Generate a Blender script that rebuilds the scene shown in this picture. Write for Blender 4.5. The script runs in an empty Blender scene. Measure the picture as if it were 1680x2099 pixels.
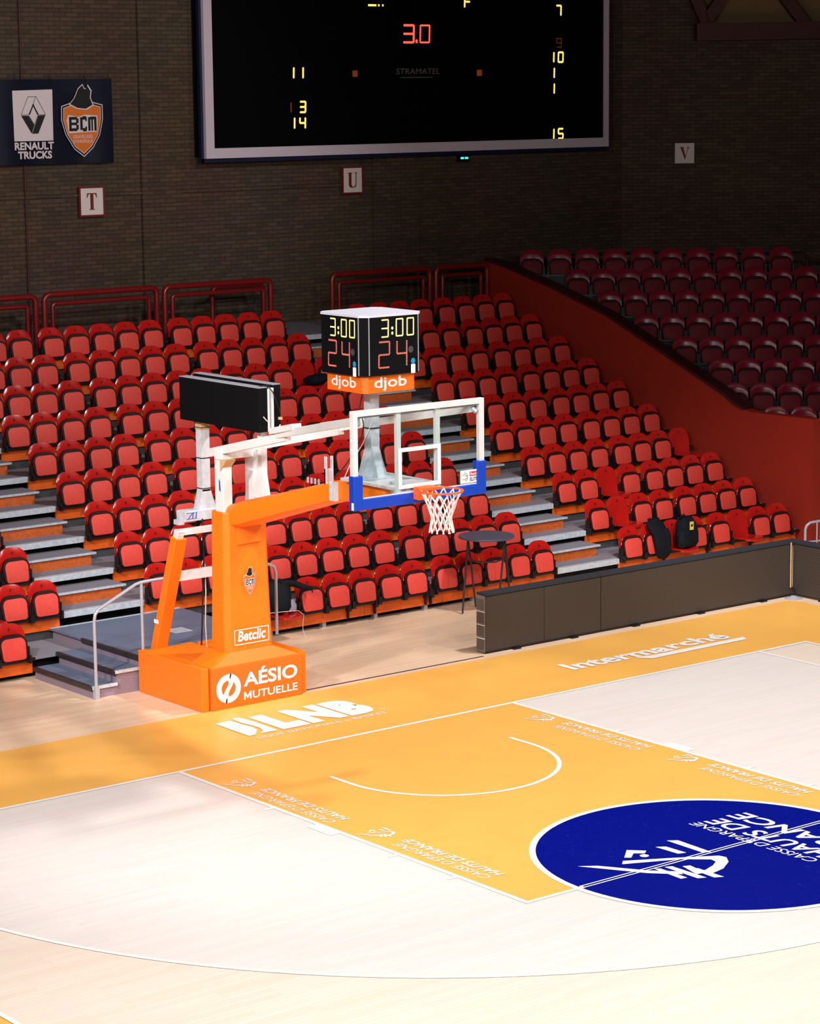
import bpy, bmesh, math, random
from mathutils import Vector, Matrix, Euler
random.seed(7)
D = bpy.data
S = bpy.context.scene
COL = S.collection
R = math.radians
PI = math.pi

# ------------------------------------------------------------------ camera
FPX = 5138.78
CAMLOC = (-16.8338, -22.4264, 7.37796)
CAMROT = (R(80.34634), R(0.57488), R(-38.28147))
cd = D.cameras.new('camera'); cam = D.objects.new('camera', cd); COL.objects.link(cam)
cam.location = CAMLOC; cam.rotation_euler = CAMROT
cd.sensor_fit = 'VERTICAL'; cd.sensor_height = 24.0; cd.lens = FPX * 24.0 / 2099.0
cd.clip_start = 0.5; cd.clip_end = 200
S.camera = cam
RM = Euler(CAMROT).to_matrix()

# ------------------------------------------------------------------ world, exposure, lights
S.view_settings.view_transform = 'Standard'
try: S.view_settings.look = 'None'
except Exception: pass
S.view_settings.gamma = 1.0
S.view_settings.use_curve_mapping = False
S.view_settings.exposure = 0.0
w = D.worlds.new('hall'); S.world = w; w.use_nodes = True
w.node_tree.nodes['Background'].inputs[0].default_value = (0.55, 0.6, 1.0, 1)
w.node_tree.nodes['Background'].inputs[1].default_value = 0.007

def spot(name, loc, target, power, size, blend=0.6, radius=0.35, color=(1, 0.965, 0.945)):
    l = D.lights.new(name, 'SPOT'); l.energy = power; l.spot_size = R(size); l.spot_blend = blend
    l.shadow_soft_size = radius; l.color = color
    o = D.objects.new(name, l); COL.objects.link(o); o.location = loc
    d = Vector(target) - Vector(loc)
    o.rotation_euler = d.to_track_quat('-Z', 'Y').to_euler()
    return o
# unseen floodlights, placed and aimed to fit brightness; some added to brighten the stands
for (loc, tgt, pw, cone) in (
        ((6, -1, 11), (3, 0, 0), 3300, 120), ((-10, -1, 8.5), (2.5, 4.4, 0.2), 3500, 35), ((-2, -5, 11), (5, 13.8, 6.6), 3600, 32),
        ((-6, -9, 11), (-1.8, -4, 0), 2450, 90), ((-10, -5, 8.5), (0, 0, 0), 2500, 60), ((-10, -9, 8.5), (0, -1, 0), 2250, 125),
        ((6, -9, 11), (1.8, -4, 0), 2050, 120), ((-2, -14, 8.5), (0, -3, 0), 1650, 125), ((6, -1, 11), (4, 12, 4), 800, 60),
        ((4, -6, 11), (10.3, 4.4, 0.1), 3200, 30), ((-6, -14, 8.5), (-1, -3, 0), 550, 125), ((-10, -1, 8.5), (4, 12, 4), 480, 110)):
    spot('fitted_floodlight', loc, tgt, pw, cone, 0.8)

# ------------------------------------------------------------------ materials
def lin(c):
    return tuple(((v / 255.0) / 12.92 if v / 255.0 <= 0.04045 else ((v / 255.0 + 0.055) / 1.055) ** 2.4) for v in c) + (1.0,)
def mat(name, col, rough=0.5, metal=0.0, var=0.0, vscale=8.0, bump=0.0, bscale=60.0, spec=0.5, coat=0.0, emit=0.0):
    m = D.materials.new(name); m.use_nodes = True
    nt = m.node_tree; b = nt.nodes['Principled BSDF']
    c = lin(col)
    b.inputs['Base Color'].default_value = c; b.inputs['Roughness'].default_value = rough
    b.inputs['Metallic'].default_value = metal; b.inputs['Specular IOR Level'].default_value = spec
    if coat: b.inputs['Coat Weight'].default_value = coat; b.inputs['Coat Roughness'].default_value = 0.08
    if emit:
        b.inputs['Emission Color'].default_value = c; b.inputs['Emission Strength'].default_value = emit
    if var or bump:
        tc = nt.nodes.new('ShaderNodeTexCoord')
    if var:
        n = nt.nodes.new('ShaderNodeTexNoise'); n.inputs['Scale'].default_value = vscale; n.inputs['Detail'].default_value = 6
        nt.links.new(tc.outputs['Object'], n.inputs['Vector'])
        r = nt.nodes.new('ShaderNodeValToRGB')
        r.color_ramp.elements[0].position = 0.3; r.color_ramp.elements[1].position = 0.7
        r.color_ramp.elements[0].color = tuple(v * (1 - var) for v in c[:3]) + (1,)
        r.color_ramp.elements[1].color = tuple(min(1, v * (1 + var)) for v in c[:3]) + (1,)
        nt.links.new(n.outputs['Fac'], r.inputs['Fac']); nt.links.new(r.outputs['Color'], b.inputs['Base Color'])
    if bump:
        n2 = nt.nodes.new('ShaderNodeTexNoise'); n2.inputs['Scale'].default_value = bscale; n2.inputs['Detail'].default_value = 3
        nt.links.new(tc.outputs['Object'], n2.inputs['Vector'])
        bp = nt.nodes.new('ShaderNodeBump'); bp.inputs['Strength'].default_value = bump; bp.inputs['Distance'].default_value = 0.01
        nt.links.new(n2.outputs['Fac'], bp.inputs['Height']); nt.links.new(bp.outputs['Normal'], b.inputs['Normal'])
    return m

def wood(name, c1, c2, cm, rough=0.35):
    m = D.materials.new(name); m.use_nodes = True; nt = m.node_tree; b = nt.nodes['Principled BSDF']
    tc = nt.nodes.new('ShaderNodeTexCoord'); mp = nt.nodes.new('ShaderNodeMapping'); mp.inputs['Rotation'].default_value = (0, 0, 0)
    nt.links.new(tc.outputs['Object'], mp.inputs['Vector'])
    br = nt.nodes.new('ShaderNodeTexBrick'); br.inputs['Scale'].default_value = 1.0
    br.inputs['Brick Width'].default_value = 1.1; br.inputs['Row Height'].default_value = 0.066
    br.inputs['Mortar Size'].default_value = 0.0012; br.inputs['Mortar Smooth'].default_value = 0.1; br.offset = 0.37; br.inputs['Bias'].default_value = 0.0
    br.inputs['Color1'].default_value = lin(c1); br.inputs['Color2'].default_value = lin(c2); br.inputs['Mortar'].default_value = lin(cm)
    nt.links.new(mp.outputs['Vector'], br.inputs['Vector'])
    n = nt.nodes.new('ShaderNodeTexNoise'); n.inputs['Scale'].default_value = 3.0; n.inputs['Detail'].default_value = 8
    mp2 = nt.nodes.new('ShaderNodeMapping'); mp2.inputs['Scale'].default_value = (0.35, 6, 1)
    nt.links.new(tc.outputs['Object'], mp2.inputs['Vector']); nt.links.new(mp2.outputs['Vector'], n.inputs['Vector'])
    mx = nt.nodes.new('ShaderNodeMix'); mx.data_type = 'RGBA'; mx.blend_type = 'MULTIPLY'; mx.inputs[0].default_value = 0.10
    nt.links.new(br.outputs['Color'], mx.inputs[6]); nt.links.new(n.outputs['Color'], mx.inputs[7])
    nt.links.new(mx.outputs[2], b.inputs['Base Color'])
    b.inputs['Roughness'].default_value = rough
    return m

def brick(name, c1, c2, cm, rot=0.0):
    m = D.materials.new(name); m.use_nodes = True; nt = m.node_tree; b = nt.nodes['Principled BSDF']
    tc = nt.nodes.new('ShaderNodeTexCoord'); sp = nt.nodes.new('ShaderNodeSeparateXYZ'); cb = nt.nodes.new('ShaderNodeCombineXYZ')
    nt.links.new(tc.outputs['Object'], sp.inputs[0]); nt.links.new(sp.outputs['X'], cb.inputs['X']); nt.links.new(sp.outputs['Z'], cb.inputs['Y'])
    br = nt.nodes.new('ShaderNodeTexBrick'); br.inputs['Scale'].default_value = 1.0
    br.inputs['Brick Width'].default_value = 0.225; br.inputs['Row Height'].default_value = 0.07
    br.inputs['Mortar Size'].default_value = 0.007; br.inputs['Mortar Smooth'].default_value = 0.3
    br.inputs['Color1'].default_value = lin(c1); br.inputs['Color2'].default_value = lin(c2); br.inputs['Mortar'].default_value = lin(cm)
    nt.links.new(cb.outputs[0], br.inputs['Vector'])
    n = nt.nodes.new('ShaderNodeTexNoise'); n.inputs['Scale'].default_value = 0.5; n.inputs['Detail'].default_value = 5
    nt.links.new(tc.outputs['Object'], n.inputs['Vector'])
    mx = nt.nodes.new('ShaderNodeMix'); mx.data_type = 'RGBA'; mx.blend_type = 'MULTIPLY'; mx.inputs[0].default_value = 0.55
    nt.links.new(br.outputs['Color'], mx.inputs[6]); nt.links.new(n.outputs['Color'], mx.inputs[7]); nt.links.new(mx.outputs[2], b.inputs['Base Color'])
    bp = nt.nodes.new('ShaderNodeBump'); bp.inputs['Strength'].default_value = 0.8; bp.inputs['Distance'].default_value = 0.012; bp.invert = True
    nt.links.new(br.outputs['Fac'], bp.inputs['Height']); nt.links.new(bp.outputs['Normal'], b.inputs['Normal'])
    b.inputs['Roughness'].default_value = 0.9
    return m

def ledmesh(name, c):
    m = mat(name, c, 0.65)
    nt = m.node_tree; b = nt.nodes['Principled BSDF']
    tc = nt.nodes.new('ShaderNodeTexCoord'); mp = nt.nodes.new('ShaderNodeMapping'); mp.inputs['Rotation'].default_value = (0, R(35), 0)
    nt.links.new(tc.outputs['Object'], mp.inputs['Vector'])
    wv = nt.nodes.new('ShaderNodeTexWave'); wv.inputs['Scale'].default_value = 17; wv.inputs['Distortion'].default_value = 0.6
    nt.links.new(mp.outputs['Vector'], wv.inputs['Vector'])
    n = nt.nodes.new('ShaderNodeTexNoise'); n.inputs['Scale'].default_value = 90
    nt.links.new(tc.outputs['Object'], n.inputs['Vector'])
    mm = nt.nodes.new('ShaderNodeMath'); mm.operation = 'MULTIPLY'
    nt.links.new(wv.outputs['Fac'], mm.inputs[0]); nt.links.new(n.outputs['Fac'], mm.inputs[1])
    r = nt.nodes.new('ShaderNodeValToRGB')
    r.color_ramp.elements[0].color = lin(tuple(v * 0.72 for v in c)); r.color_ramp.elements[1].color = lin(tuple(v * 1.25 for v in c))
    nt.links.new(mm.outputs[0], r.inputs[0]); nt.links.new(r.outputs[0], b.inputs['Base Color'])
    return m

def scratched(name, c):
    m = mat(name, c, 0.6, spec=0.02)
    nt = m.node_tree; b = nt.nodes['Principled BSDF']
    tc = nt.nodes.new('ShaderNodeTexCoord')
    v = nt.nodes.new('ShaderNodeTexNoise'); v.inputs['Scale'].default_value = 9; v.inputs['Detail'].default_value = 10; v.inputs['Distortion'].default_value = 3.5
    nt.links.new(tc.outputs['Object'], v.inputs['Vector'])
    r = nt.nodes.new('ShaderNodeValToRGB')
    r.color_ramp.elements[0].position = 0.60; r.color_ramp.elements[0].color = lin(c)
    r.color_ramp.elements[1].position = 0.8; r.color_ramp.elements[1].color = lin((24, 40, 150))
    nt.links.new(v.outputs['Fac'], r.inputs[0]); nt.links.new(r.outputs[0], b.inputs['Base Color'])
    return m

def glassy(name):
    m = D.materials.new(name); m.use_nodes = True; nt = m.node_tree
    for n in list(nt.nodes): nt.nodes.remove(n)
    o = nt.nodes.new('ShaderNodeOutputMaterial'); t = nt.nodes.new('ShaderNodeBsdfTransparent'); g = nt.nodes.new('ShaderNodeBsdfGlossy')
    t.inputs[0].default_value = (0.92, 0.96, 0.95, 1); g.inputs['Roughness'].default_value = 0.02
    mx = nt.nodes.new('ShaderNodeMixShader')
    mx.inputs[0].default_value = 0.035
    nt.links.new(t.outputs[0], mx.inputs[1]); nt.links.new(g.outputs[0], mx.inputs[2]); nt.links.new(mx.outputs[0], o.inputs[0])
    return m

def emis(name, c, st):
    m = mat(name, c, 0.5); b = m.node_tree.nodes['Principled BSDF']
    b.inputs['Base Color'].default_value = (0, 0, 0, 1); b.inputs['Emission Color'].default_value = lin(c); b.inputs['Emission Strength'].default_value = st
    return m

M = dict(
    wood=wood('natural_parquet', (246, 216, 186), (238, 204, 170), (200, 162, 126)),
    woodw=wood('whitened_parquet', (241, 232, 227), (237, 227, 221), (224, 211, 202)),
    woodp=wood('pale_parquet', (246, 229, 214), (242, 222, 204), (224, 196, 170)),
    forange=mat('court_paint_orange', (250, 186, 90), 0.33, var=0.03, vscale=2),
    fblue=scratched('court_paint_blue', (0, 12, 122)),
    fwhite=mat('court_paint_white', (246, 244, 240), 0.4),
    fblack=mat('court_tape_black', (30, 28, 28), 0.5),
    seat=mat('seat_plastic_red', (186, 28, 23), 0.2, var=0.05, vscale=6, coat=0.35),
    seatm=mat('seat_underside_red', (224, 70, 58), 0.62, var=0.08, vscale=40, bump=0.15, bscale=90),
    seat2=mat('seat_plastic_maroon', (126, 24, 42), 0.2, spec=0.18),
    seat2m=mat('seat_underside_maroon', (112, 25, 35), 0.6, spec=0.2),
    pan=mat('seat_tray_dark_red', (48, 15, 16), 0.55, spec=0.25), pan2=mat('seat_tray_dark_maroon', (40, 10, 16), 0.6, spec=0.15),
    black=mat('black_metal', (22, 14, 16), 0.45),
    mark=mat('seat_number_black', (25, 10, 10), 0.6),
    deck=mat('deck_carpet_grey', (132, 126, 136), 0.9, var=0.22, vscale=120, bump=0.3, bscale=200),
    landing=mat('landing_lino_blue_grey', (104, 116, 140), 0.5, var=0.08, vscale=30),
    galv=mat('galvanised_steel', (196, 204, 214), 0.45, 0.1, var=0.16, vscale=22),
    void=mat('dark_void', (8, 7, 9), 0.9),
    fascia=mat('fascia_orange_ply', (228, 96, 18), 0.55, var=0.12, vscale=6),
    stepo=mat('step_front_orange', (196, 92, 34), 0.6, var=0.2, vscale=25),
    grey=mat('dark_grey_board', (62, 62, 64), 0.8, var=0.1, vscale=10),
    pad=mat('pad_vinyl_orange', (250, 124, 18), 0.45, var=0.03, vscale=3),
    padp=mat('sponsor_panel_orange', (246, 112, 26), 0.4),
    white=mat('white_steel', (232, 230, 230), 0.4, var=0.03, vscale=10),
    print=mat('white_print', (244, 243, 246), 0.5),
    dull=mat('worn_white_steel', (205, 205, 212), 0.5, var=0.12, vscale=14),
    timber=mat('pale_timber', (205, 170, 125), 0.7, var=0.1, vscale=20),
    blue=mat('board_pad_blue', (10, 66, 190), 0.45),
    rim=mat('rim_orange', (240, 98, 30), 0.4),
    net=mat('net_cord_white', (240, 236, 232), 0.8),
    glass=glassy('clear_glass'),
    bblack=mat('display_black', (9, 9, 11), 0.8, spec=0.12),
    bface=mat('scoreboard_face', (4, 4, 8), 0.4, spec=0.2),
    lyel=emis('led_yellow', (255, 228, 130), 2.4),
    lyel2=emis('led_amber', (255, 205, 95), 1.6),
    ldim=emis('led_dim_orange', (150, 70, 25), 0.45),
    lred=emis('led_red', (255, 82, 60), 1.9),
    lred2=emis('led_red_clock', (255, 120, 105), 2.0),
    lcyan=emis('led_cyan', (90, 235, 215), 1.6),
    silver=mat('aluminium_grey', (182, 184, 196), 0.35, 0.2),
    led=ledmesh('led_panel_mesh', (72, 62, 56)),
    ledk=mat('led_board_cap_dark', (40, 44, 54), 0.7),
    sframe=mat('scoreboard_frame_lilac_grey', (214, 200, 214), 0.5),
    sblue=mat('scoreboard_edge_blue', (16, 24, 58), 0.5),
    brick=brick('brown_brick', (102, 79, 62), (80, 62, 49), (64, 53, 45)),
    brick2=brick('yellow_brick', (190, 150, 100), (170, 132, 86), (110, 90, 66)),
    redwall=mat('red_wall_paint', (152, 36, 17), 0.6, var=0.05, vscale=3),
    redcap=mat('dark_red_cap', (60, 16, 18), 0.5),
    rail=mat('rail_paint_red', (118, 20, 22), 0.3, coat=0.2),
    navy=mat('banner_vinyl_navy', (14, 18, 38), 0.35, var=0.15, vscale=4),
    bwhite=mat('banner_print_white', (226, 212, 216), 0.6),
    borange=mat('crest_print_orange', (224, 116, 34), 0.55),
    bblk=mat('crest_print_black', (16, 16, 22), 0.6),
    sign=mat('sign_board_white', (226, 216, 210), 0.6),
    signr=mat('sign_letter_red', (118, 26, 22), 0.6),
    table=mat('table_top_charcoal', (86, 86, 102), 0.4),
    tleg=mat('table_leg_grey', (58, 52, 54), 0.4, 0.3),
    cloth=mat('dark_navy_cloth', (15, 18, 27), 0.85, spec=0.2, bump=0.6, bscale=25),
    quilt=mat('quilted_black_nylon', (14, 18, 24), 0.75, spec=0.2, bump=0.5, bscale=30),
    lining=mat('lilac_grey_lining', (150, 140, 158), 0.8),
    yellow=mat('tag_yellow', (236, 205, 80), 0.5),
    beige=mat('roof_panel_beige', (120, 95, 60), 0.8, var=0.06, vscale=3),
    beam=mat('roof_beam_dark_red', (70, 22, 20), 0.6),
    ceil=mat('ceiling_dark', (60, 55, 50), 0.9),
    skin=mat('sticker_blue', (20, 80, 170), 0.5),
    stred=mat('sticker_red', (206, 40, 40), 0.5),
    cable=mat('cable_black', (16, 16, 18), 0.5),
    cablew=mat('cable_white', (225, 222, 215), 0.5),
    roofw=mat('clock_roof_pale_lilac', (214, 214, 230), 0.5),
    endm=mat('module_grey', (92, 84, 80), 0.7),
    tgrey=mat('faint_grey_print', (120, 112, 108), 0.6),
    stickc=mat('sticker_cyan', (40, 140, 190), 0.5),
    lilac=mat('step_side_lilac_grey', (142, 126, 140), 0.8, var=0.15, vscale=60),
)

# ------------------------------------------------------------------ mesh builder
class MB:
    def __init__(s): s.v = []; s.f = []
    def add(s, vs, fs):
        o = len(s.v); s.v += [tuple(q) for q in vs]; s.f += [tuple(i + o for i in f) for f in fs]; return s
    def box(s, x0, x1, y0, y1, z0, z1, mtx=None):
        vs = [Vector((x, y, z)) for x in (x0, x1) for y in (y0, y1) for z in (z0, z1)]
        if mtx is not None: vs = [mtx @ q for q in vs]
        return s.add(vs, [(0, 1, 3, 2), (4, 6, 7, 5), (0, 4, 5, 1), (2, 3, 7, 6), (0, 2, 6, 4), (1, 5, 7, 3)])
    def bar(s, a, b, w, h, up=(0, 0, 1)):
        a = Vector(a); b = Vector(b); d = (b - a).normalized(); up = Vector(up)
        x = d.cross(up)
        if x.length < 1e-4: x = d.cross(Vector((1, 0, 0)))
        x.normalize(); z = x.cross(d).normalized()
        vs = [p + x * (i * w / 2) + z * (j * h / 2) for p in (a, b) for i in (-1, 1) for j in (-1, 1)]
        return s.add(vs, [(0, 1, 3, 2), (4, 6, 7, 5), (0, 4, 5, 1), (2, 3, 7, 6), (0, 2, 6, 4), (1, 5, 7, 3)])
    def tube(s, pts, r, n=8, closed=False):
        P = [Vector(p) for p in pts]; m = len(P); rs = r if isinstance(r, (list, tuple)) else [r] * m
        rings = []; prev = None
        for i in range(m):
            if closed: t = P[(i + 1) % m] - P[i - 1]
            else: t = P[min(i + 1, m - 1)] - P[max(i - 1, 0)]
            t.normalize()
            if prev is None:
                a = Vector((0, 0, 1)) if abs(t.z) < 0.9 else Vector((1, 0, 0))
                u = t.cross(a).normalized()
            else:
                u = prev - t * prev.dot(t)
                u = u.normalized() if u.length > 1e-6 else t.orthogonal().normalized()
            prev = u; v = t.cross(u)
            rings.append([P[i] + (u * math.cos(2 * PI * k / n) + v * math.sin(2 * PI * k / n)) * rs[i] for k in range(n)])
        vs = [q for ring in rings for q in ring]; fs = []
        for i in range(m if closed else m - 1):
            j = (i + 1) % m
            for k in range(n): fs.append((i * n + k, i * n + (k + 1) % n, j * n + (k + 1) % n, j * n + k))
        if not closed: fs += [tuple(range(n))[::-1], tuple((m - 1) * n + k for k in range(n))]
        return s.add(vs, fs)
    def prism(s, poly, fn, t0, t1):
        """poly: 2d points; fn(a, b, t) -> 3d"""
        n = len(poly)
        vs = [fn(a, b, t0) for a, b in poly] + [fn(a, b, t1) for a, b in poly]
        fs = [tuple(range(n))[::-1], tuple(range(n, 2 * n))] + [(i, (i + 1) % n, n + (i + 1) % n, n + i) for i in range(n)]
        return s.add(vs, fs)
    def flat(s, poly, fn):
        return s.add([fn(a, b) for a, b in poly], [tuple(range(len(poly)))])
    def ring(s, outer, inner, fn, closed=True):
        n = len(outer); vs = [fn(a, b) for a, b in outer] + [fn(a, b) for a, b in inner]
        return s.add(vs, [(i, (i + 1) % n, n + (i + 1) % n, n + i) for i in range(n if closed else n - 1)])
    def lathe(s, prof, c=(0, 0, 0), n=24):
        vs = []; fs = []; m = len(prof)
        for (r, z) in prof:
            for k in range(n): vs.append((c[0] + r * math.cos(2 * PI * k / n), c[1] + r * math.sin(2 * PI * k / n), c[2] + z))
        for i in range(m - 1):
            for k in range(n): fs.append((i * n + k, i * n + (k + 1) % n, (i + 1) * n + (k + 1) % n, (i + 1) * n + k))
        fs += [tuple(range(n))[::-1], tuple((m - 1) * n + k for k in range(n))]
        return s.add(vs, fs)
    def shell(s, fn, nu, nv, th, nrm):
        """curved sheet: fn(u,v)->Vector for u,v in 0..1, thickness th along nrm"""
        nrm = Vector(nrm)
        A = [[Vector(fn(i / nu, j / nv)) for i in range(nu + 1)] for j in range(nv + 1)]
        vs = [A[j][i] for j in range(nv + 1) for i in range(nu + 1)] + [A[j][i] + nrm * th for j in range(nv + 1) for i in range(nu + 1)]
        N = (nu + 1) * (nv + 1); id_ = lambda i, j, k=0: j * (nu + 1) + i + k * N
        fs = []
        for j in range(nv):
            for i in range(nu):
                fs.append((id_(i, j), id_(i + 1, j), id_(i + 1, j + 1), id_(i, j + 1)))
                fs.append((id_(i, j, 1), id_(i, j + 1, 1), id_(i + 1, j + 1, 1), id_(i + 1, j, 1)))
        for i in range(nu):
            fs.append((id_(i, 0), id_(i, 0, 1), id_(i + 1, 0, 1), id_(i + 1, 0)))
            fs.append((id_(i, nv), id_(i + 1, nv), id_(i + 1, nv, 1), id_(i, nv, 1)))
        for j in range(nv):
            fs.append((id_(0, j), id_(0, j + 1), id_(0, j + 1, 1), id_(0, j, 1)))
            fs.append((id_(nu, j), id_(nu, j, 1), id_(nu, j + 1, 1), id_(nu, j + 1)))
        return s.add(vs, fs)
    def mesh(s, name, m, smooth=False, bevel=0.0):
        me = D.meshes.new(name); me.from_pydata(s.v, [], s.f); me.materials.append(m)
        bm = bmesh.new(); bm.from_mesh(me); bmesh.ops.recalc_face_normals(bm, faces=bm.faces)
        if bevel: bmesh.ops.bevel(bm, geom=[e for e in bm.edges if e.is_manifold and e.calc_face_angle(0) > 0.5], offset=bevel, segments=2, affect='EDGES', profile=0.5)
        bm.to_mesh(me); bm.free()
        if smooth:
            me.polygons.foreach_set('use_smooth', [True] * len(me.polygons))
            try: me.set_sharp_from_angle(angle=R(smooth if smooth > 1 else 40))
            except Exception: pass
        return me
    def build(s, name, m, parent=None, smooth=False, bevel=0.0, **props):
        return put(name, s.mesh(name, m, smooth, bevel), parent, **props)

def put(name, me, parent=None, loc=None, rotz=None, **props):
    o = D.objects.new(name, me); COL.objects.link(o)
    if parent is not None: o.parent = parent
    if loc is not None: o.location = loc
    if rotz is not None: o.rotation_euler = (0, 0, rotz)
    for k, v in props.items(): o[k] = v
    return o
def thing(name, label, cat, loc=(0, 0, 0), group=None, rotz=0):
    o = D.objects.new(name, None); COL.objects.link(o); o.location = loc; o.rotation_euler = (0, 0, rotz)
    o.empty_display_size = 0.1
    o['label'] = label; o['category'] = cat
    if group: o['group'] = group
    return o
ID = lambda a, b: (a, b)

# text: outlines of the built-in font as flat meshes -------------------------------------------------
_tc = {}
def glyphs(body, bold=0.0, shear=0.0, spacing=1.0):
    key = (body, bold, shear, spacing)
    if key in _tc: return _tc[key]
    c = D.curves.new('txt', 'FONT'); c.body = body; c.size = 1.0; c.offset = bold; c.shear = shear; c.space_character = spacing
    c.resolution_u = 3
    o = D.objects.new('txt', c); COL.objects.link(o)
    bpy.context.view_layer.update()
    me = D.meshes.new_from_object(o.evaluated_get(bpy.context.evaluated_depsgraph_get()))
    vs = [(v.co.x, v.co.y) for v in me.vertices]; fs = [tuple(p.vertices) for p in me.polygons]
    D.objects.remove(o); D.curves.remove(c); D.meshes.remove(me)
    x0 = min(v[0] for v in vs); x1 = max(v[0] for v in vs); y0 = min(v[1] for v in vs); y1 = max(v[1] for v in vs)
    vs = [((a - x0) / (x1 - x0), (b - y0) / (y1 - y0)) for a, b in vs]
    _tc[key] = (vs, fs); return _tc[key]
def lettering(mb, body, org, u, v, bold=0.0, shear=0.0, spacing=1.0):
    """text whose outline box starts at org and spans the vectors u (reading direction) and v (up)"""
    vs, fs = glyphs(body, bold, shear, spacing)
    org = Vector(org); u = Vector(u); v = Vector(v)
    return mb.add([org + u * a + v * b for a, b in vs], fs)

# ================================================================== the setting
# ---- floor and its painted court
floor = MB().box(-14, 22, -26, 15.5, -0.1, 0).build('floor', M['wood'], kind='structure', label='pale wooden parquet floor of the sports hall')
def fpoly(z): return lambda a, b: (a, b, z)
def frect(x0, x1, y0, y1, z, m, name, **k):
    return MB().flat([(x0, y0), (x1, y0), (x1, y1), (x0, y1)], fpoly(z)).build(name, M[m], floor, **k)
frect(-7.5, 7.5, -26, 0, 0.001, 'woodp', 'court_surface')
# whitened zone inside the three-point line
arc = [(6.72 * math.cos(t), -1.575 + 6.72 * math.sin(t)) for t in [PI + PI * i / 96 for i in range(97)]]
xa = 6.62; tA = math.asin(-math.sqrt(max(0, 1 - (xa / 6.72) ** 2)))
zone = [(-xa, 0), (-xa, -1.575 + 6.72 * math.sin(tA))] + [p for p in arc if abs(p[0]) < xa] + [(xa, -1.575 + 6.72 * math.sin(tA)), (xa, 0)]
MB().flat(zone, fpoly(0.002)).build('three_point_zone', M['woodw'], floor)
# orange border round the court
mb = MB(); mb.flat([(-9.55, 0.05), (9.42, 0.05), (9.42, 2.06), (-9.55, 2.06)], fpoly(0.001)); mb.flat([(-9.55, -26), (-7.55, -26), (-7.55, 0.05), (-9.55, 0.05)], fpoly(0.001))
mb.flat([(7.55, -26), (9.42, -26), (9.42, 0.05), (7.55, 0.05)], fpoly(0.001))
mb.build('painted_border', M['forange'], floor)
KX0, KX1 = -2.45, 2.40
frect(KX0, KX1, -5.8, 0, 0.003, 'forange', 'painted_key')
circ = [(1.78 * math.cos(2 * PI * i / 128), -5.8 + 1.78 * math.sin(2 * PI * i / 128)) for i in range(128)]
MB().flat(circ, fpoly(0.004)).build('painted_circle', M['fblue'], floor)
L = MB()
def line(x0, x1, y0, y1, z=0.006): L.flat([(x0, y0), (x1, y0), (x1, y1), (x0, y1)], fpoly(z))
line(-7.55, 7.55, 0, 0.055, .0055); line(-7.55, -7.5, -26, 0); line(7.5, 7.55, -26, 0)
L.build('baseline', M['fwhite'], floor)
L = MB(); line(KX0, KX0 + .055, -5.8, 0); line(KX1 - .055, KX1, -5.8, 0)
for sx, xk in ((-1, KX0), (1, KX1)):
    o = (lambda a: xk + sx * a)
    for y in (-1.75, -3.85, -4.75):
        a, b = sorted((o(0), o(0.1))); L.flat([(a, y - .05), (b, y - .05), (b, y), (a, y)], fpoly(0.006))
    a, b = sorted((o(0), o(0.12))); L.flat([(a, -2.95), (b, -2.95), (b, -2.55), (a, -2.55)], fpoly(0.0065))
line(KX0, -1.72, -5.8, -5.75, .0063); line(1.72, KX1, -5.8, -5.75, .0063)
L.build('key_line', M['fwhite'], floor)
L = MB(); line(-1.75, 1.75, -5.752, -5.735, 0.008); line(-1.75, 1.75, -5.80, -5.783, 0.008); L.build('free_throw_line', M['fwhite'], floor)
L = MB(); c2 = [(1.83 * math.cos(2 * PI * i / 128), -5.8 + 1.83 * math.sin(2 * PI * i / 128)) for i in range(128)]
c1 = [(1.765 * math.cos(2 * PI * i / 128), -5.8 + 1.765 * math.sin(2 * PI * i / 128)) for i in range(128)]
L.ring(c2, c1, fpoly(0.007)); L.build('circle_line', M['fwhite'], floor)
L = MB(); a2 = [(-1.3, -1.2)] + [(1.3 * math.cos(t), -1.575 + 1.3 * math.sin(t)) for t in [PI + PI * i / 48 for i in range(49)]] + [(1.3, -1.2)]
a1 = [(-1.25, -1.2)] + [(1.25 * math.cos(t), -1.575 + 1.25 * math.sin(t)) for t in [PI + PI * i / 48 for i in range(49)]] + [(1.25, -1.2)]
L.ring(a2, a1, fpoly(0.007), closed=False); L.build('no_charge_arc', M['fwhite'], floor)
L = MB(); o2 = [(6.75 * math.cos(t), -1.575 + 6.75 * math.sin(t)) for t in [PI + PI * i / 96 for i in range(97)]]; o1 = [(6.70 * math.cos(t), -1.575 + 6.70 * math.sin(t)) for t in [PI + PI * i / 96 for i in range(97)]]
k0 = [i for i in range(97) if abs(o2[i][0]) <= 6.65]
L.ring([o2[i] for i in k0], [o1[i] for i in k0], fpoly(0.006), closed=False)
line(-6.65, -6.6, -2.72, 0); line(6.6, 6.65, -2.72, 0)
L.build('three_point_line', M['fwhite'], floor)
frect(0.84, 3.72, 2.165, 2.2, 0.002, 'fblack', 'black_tape_line')
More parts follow.
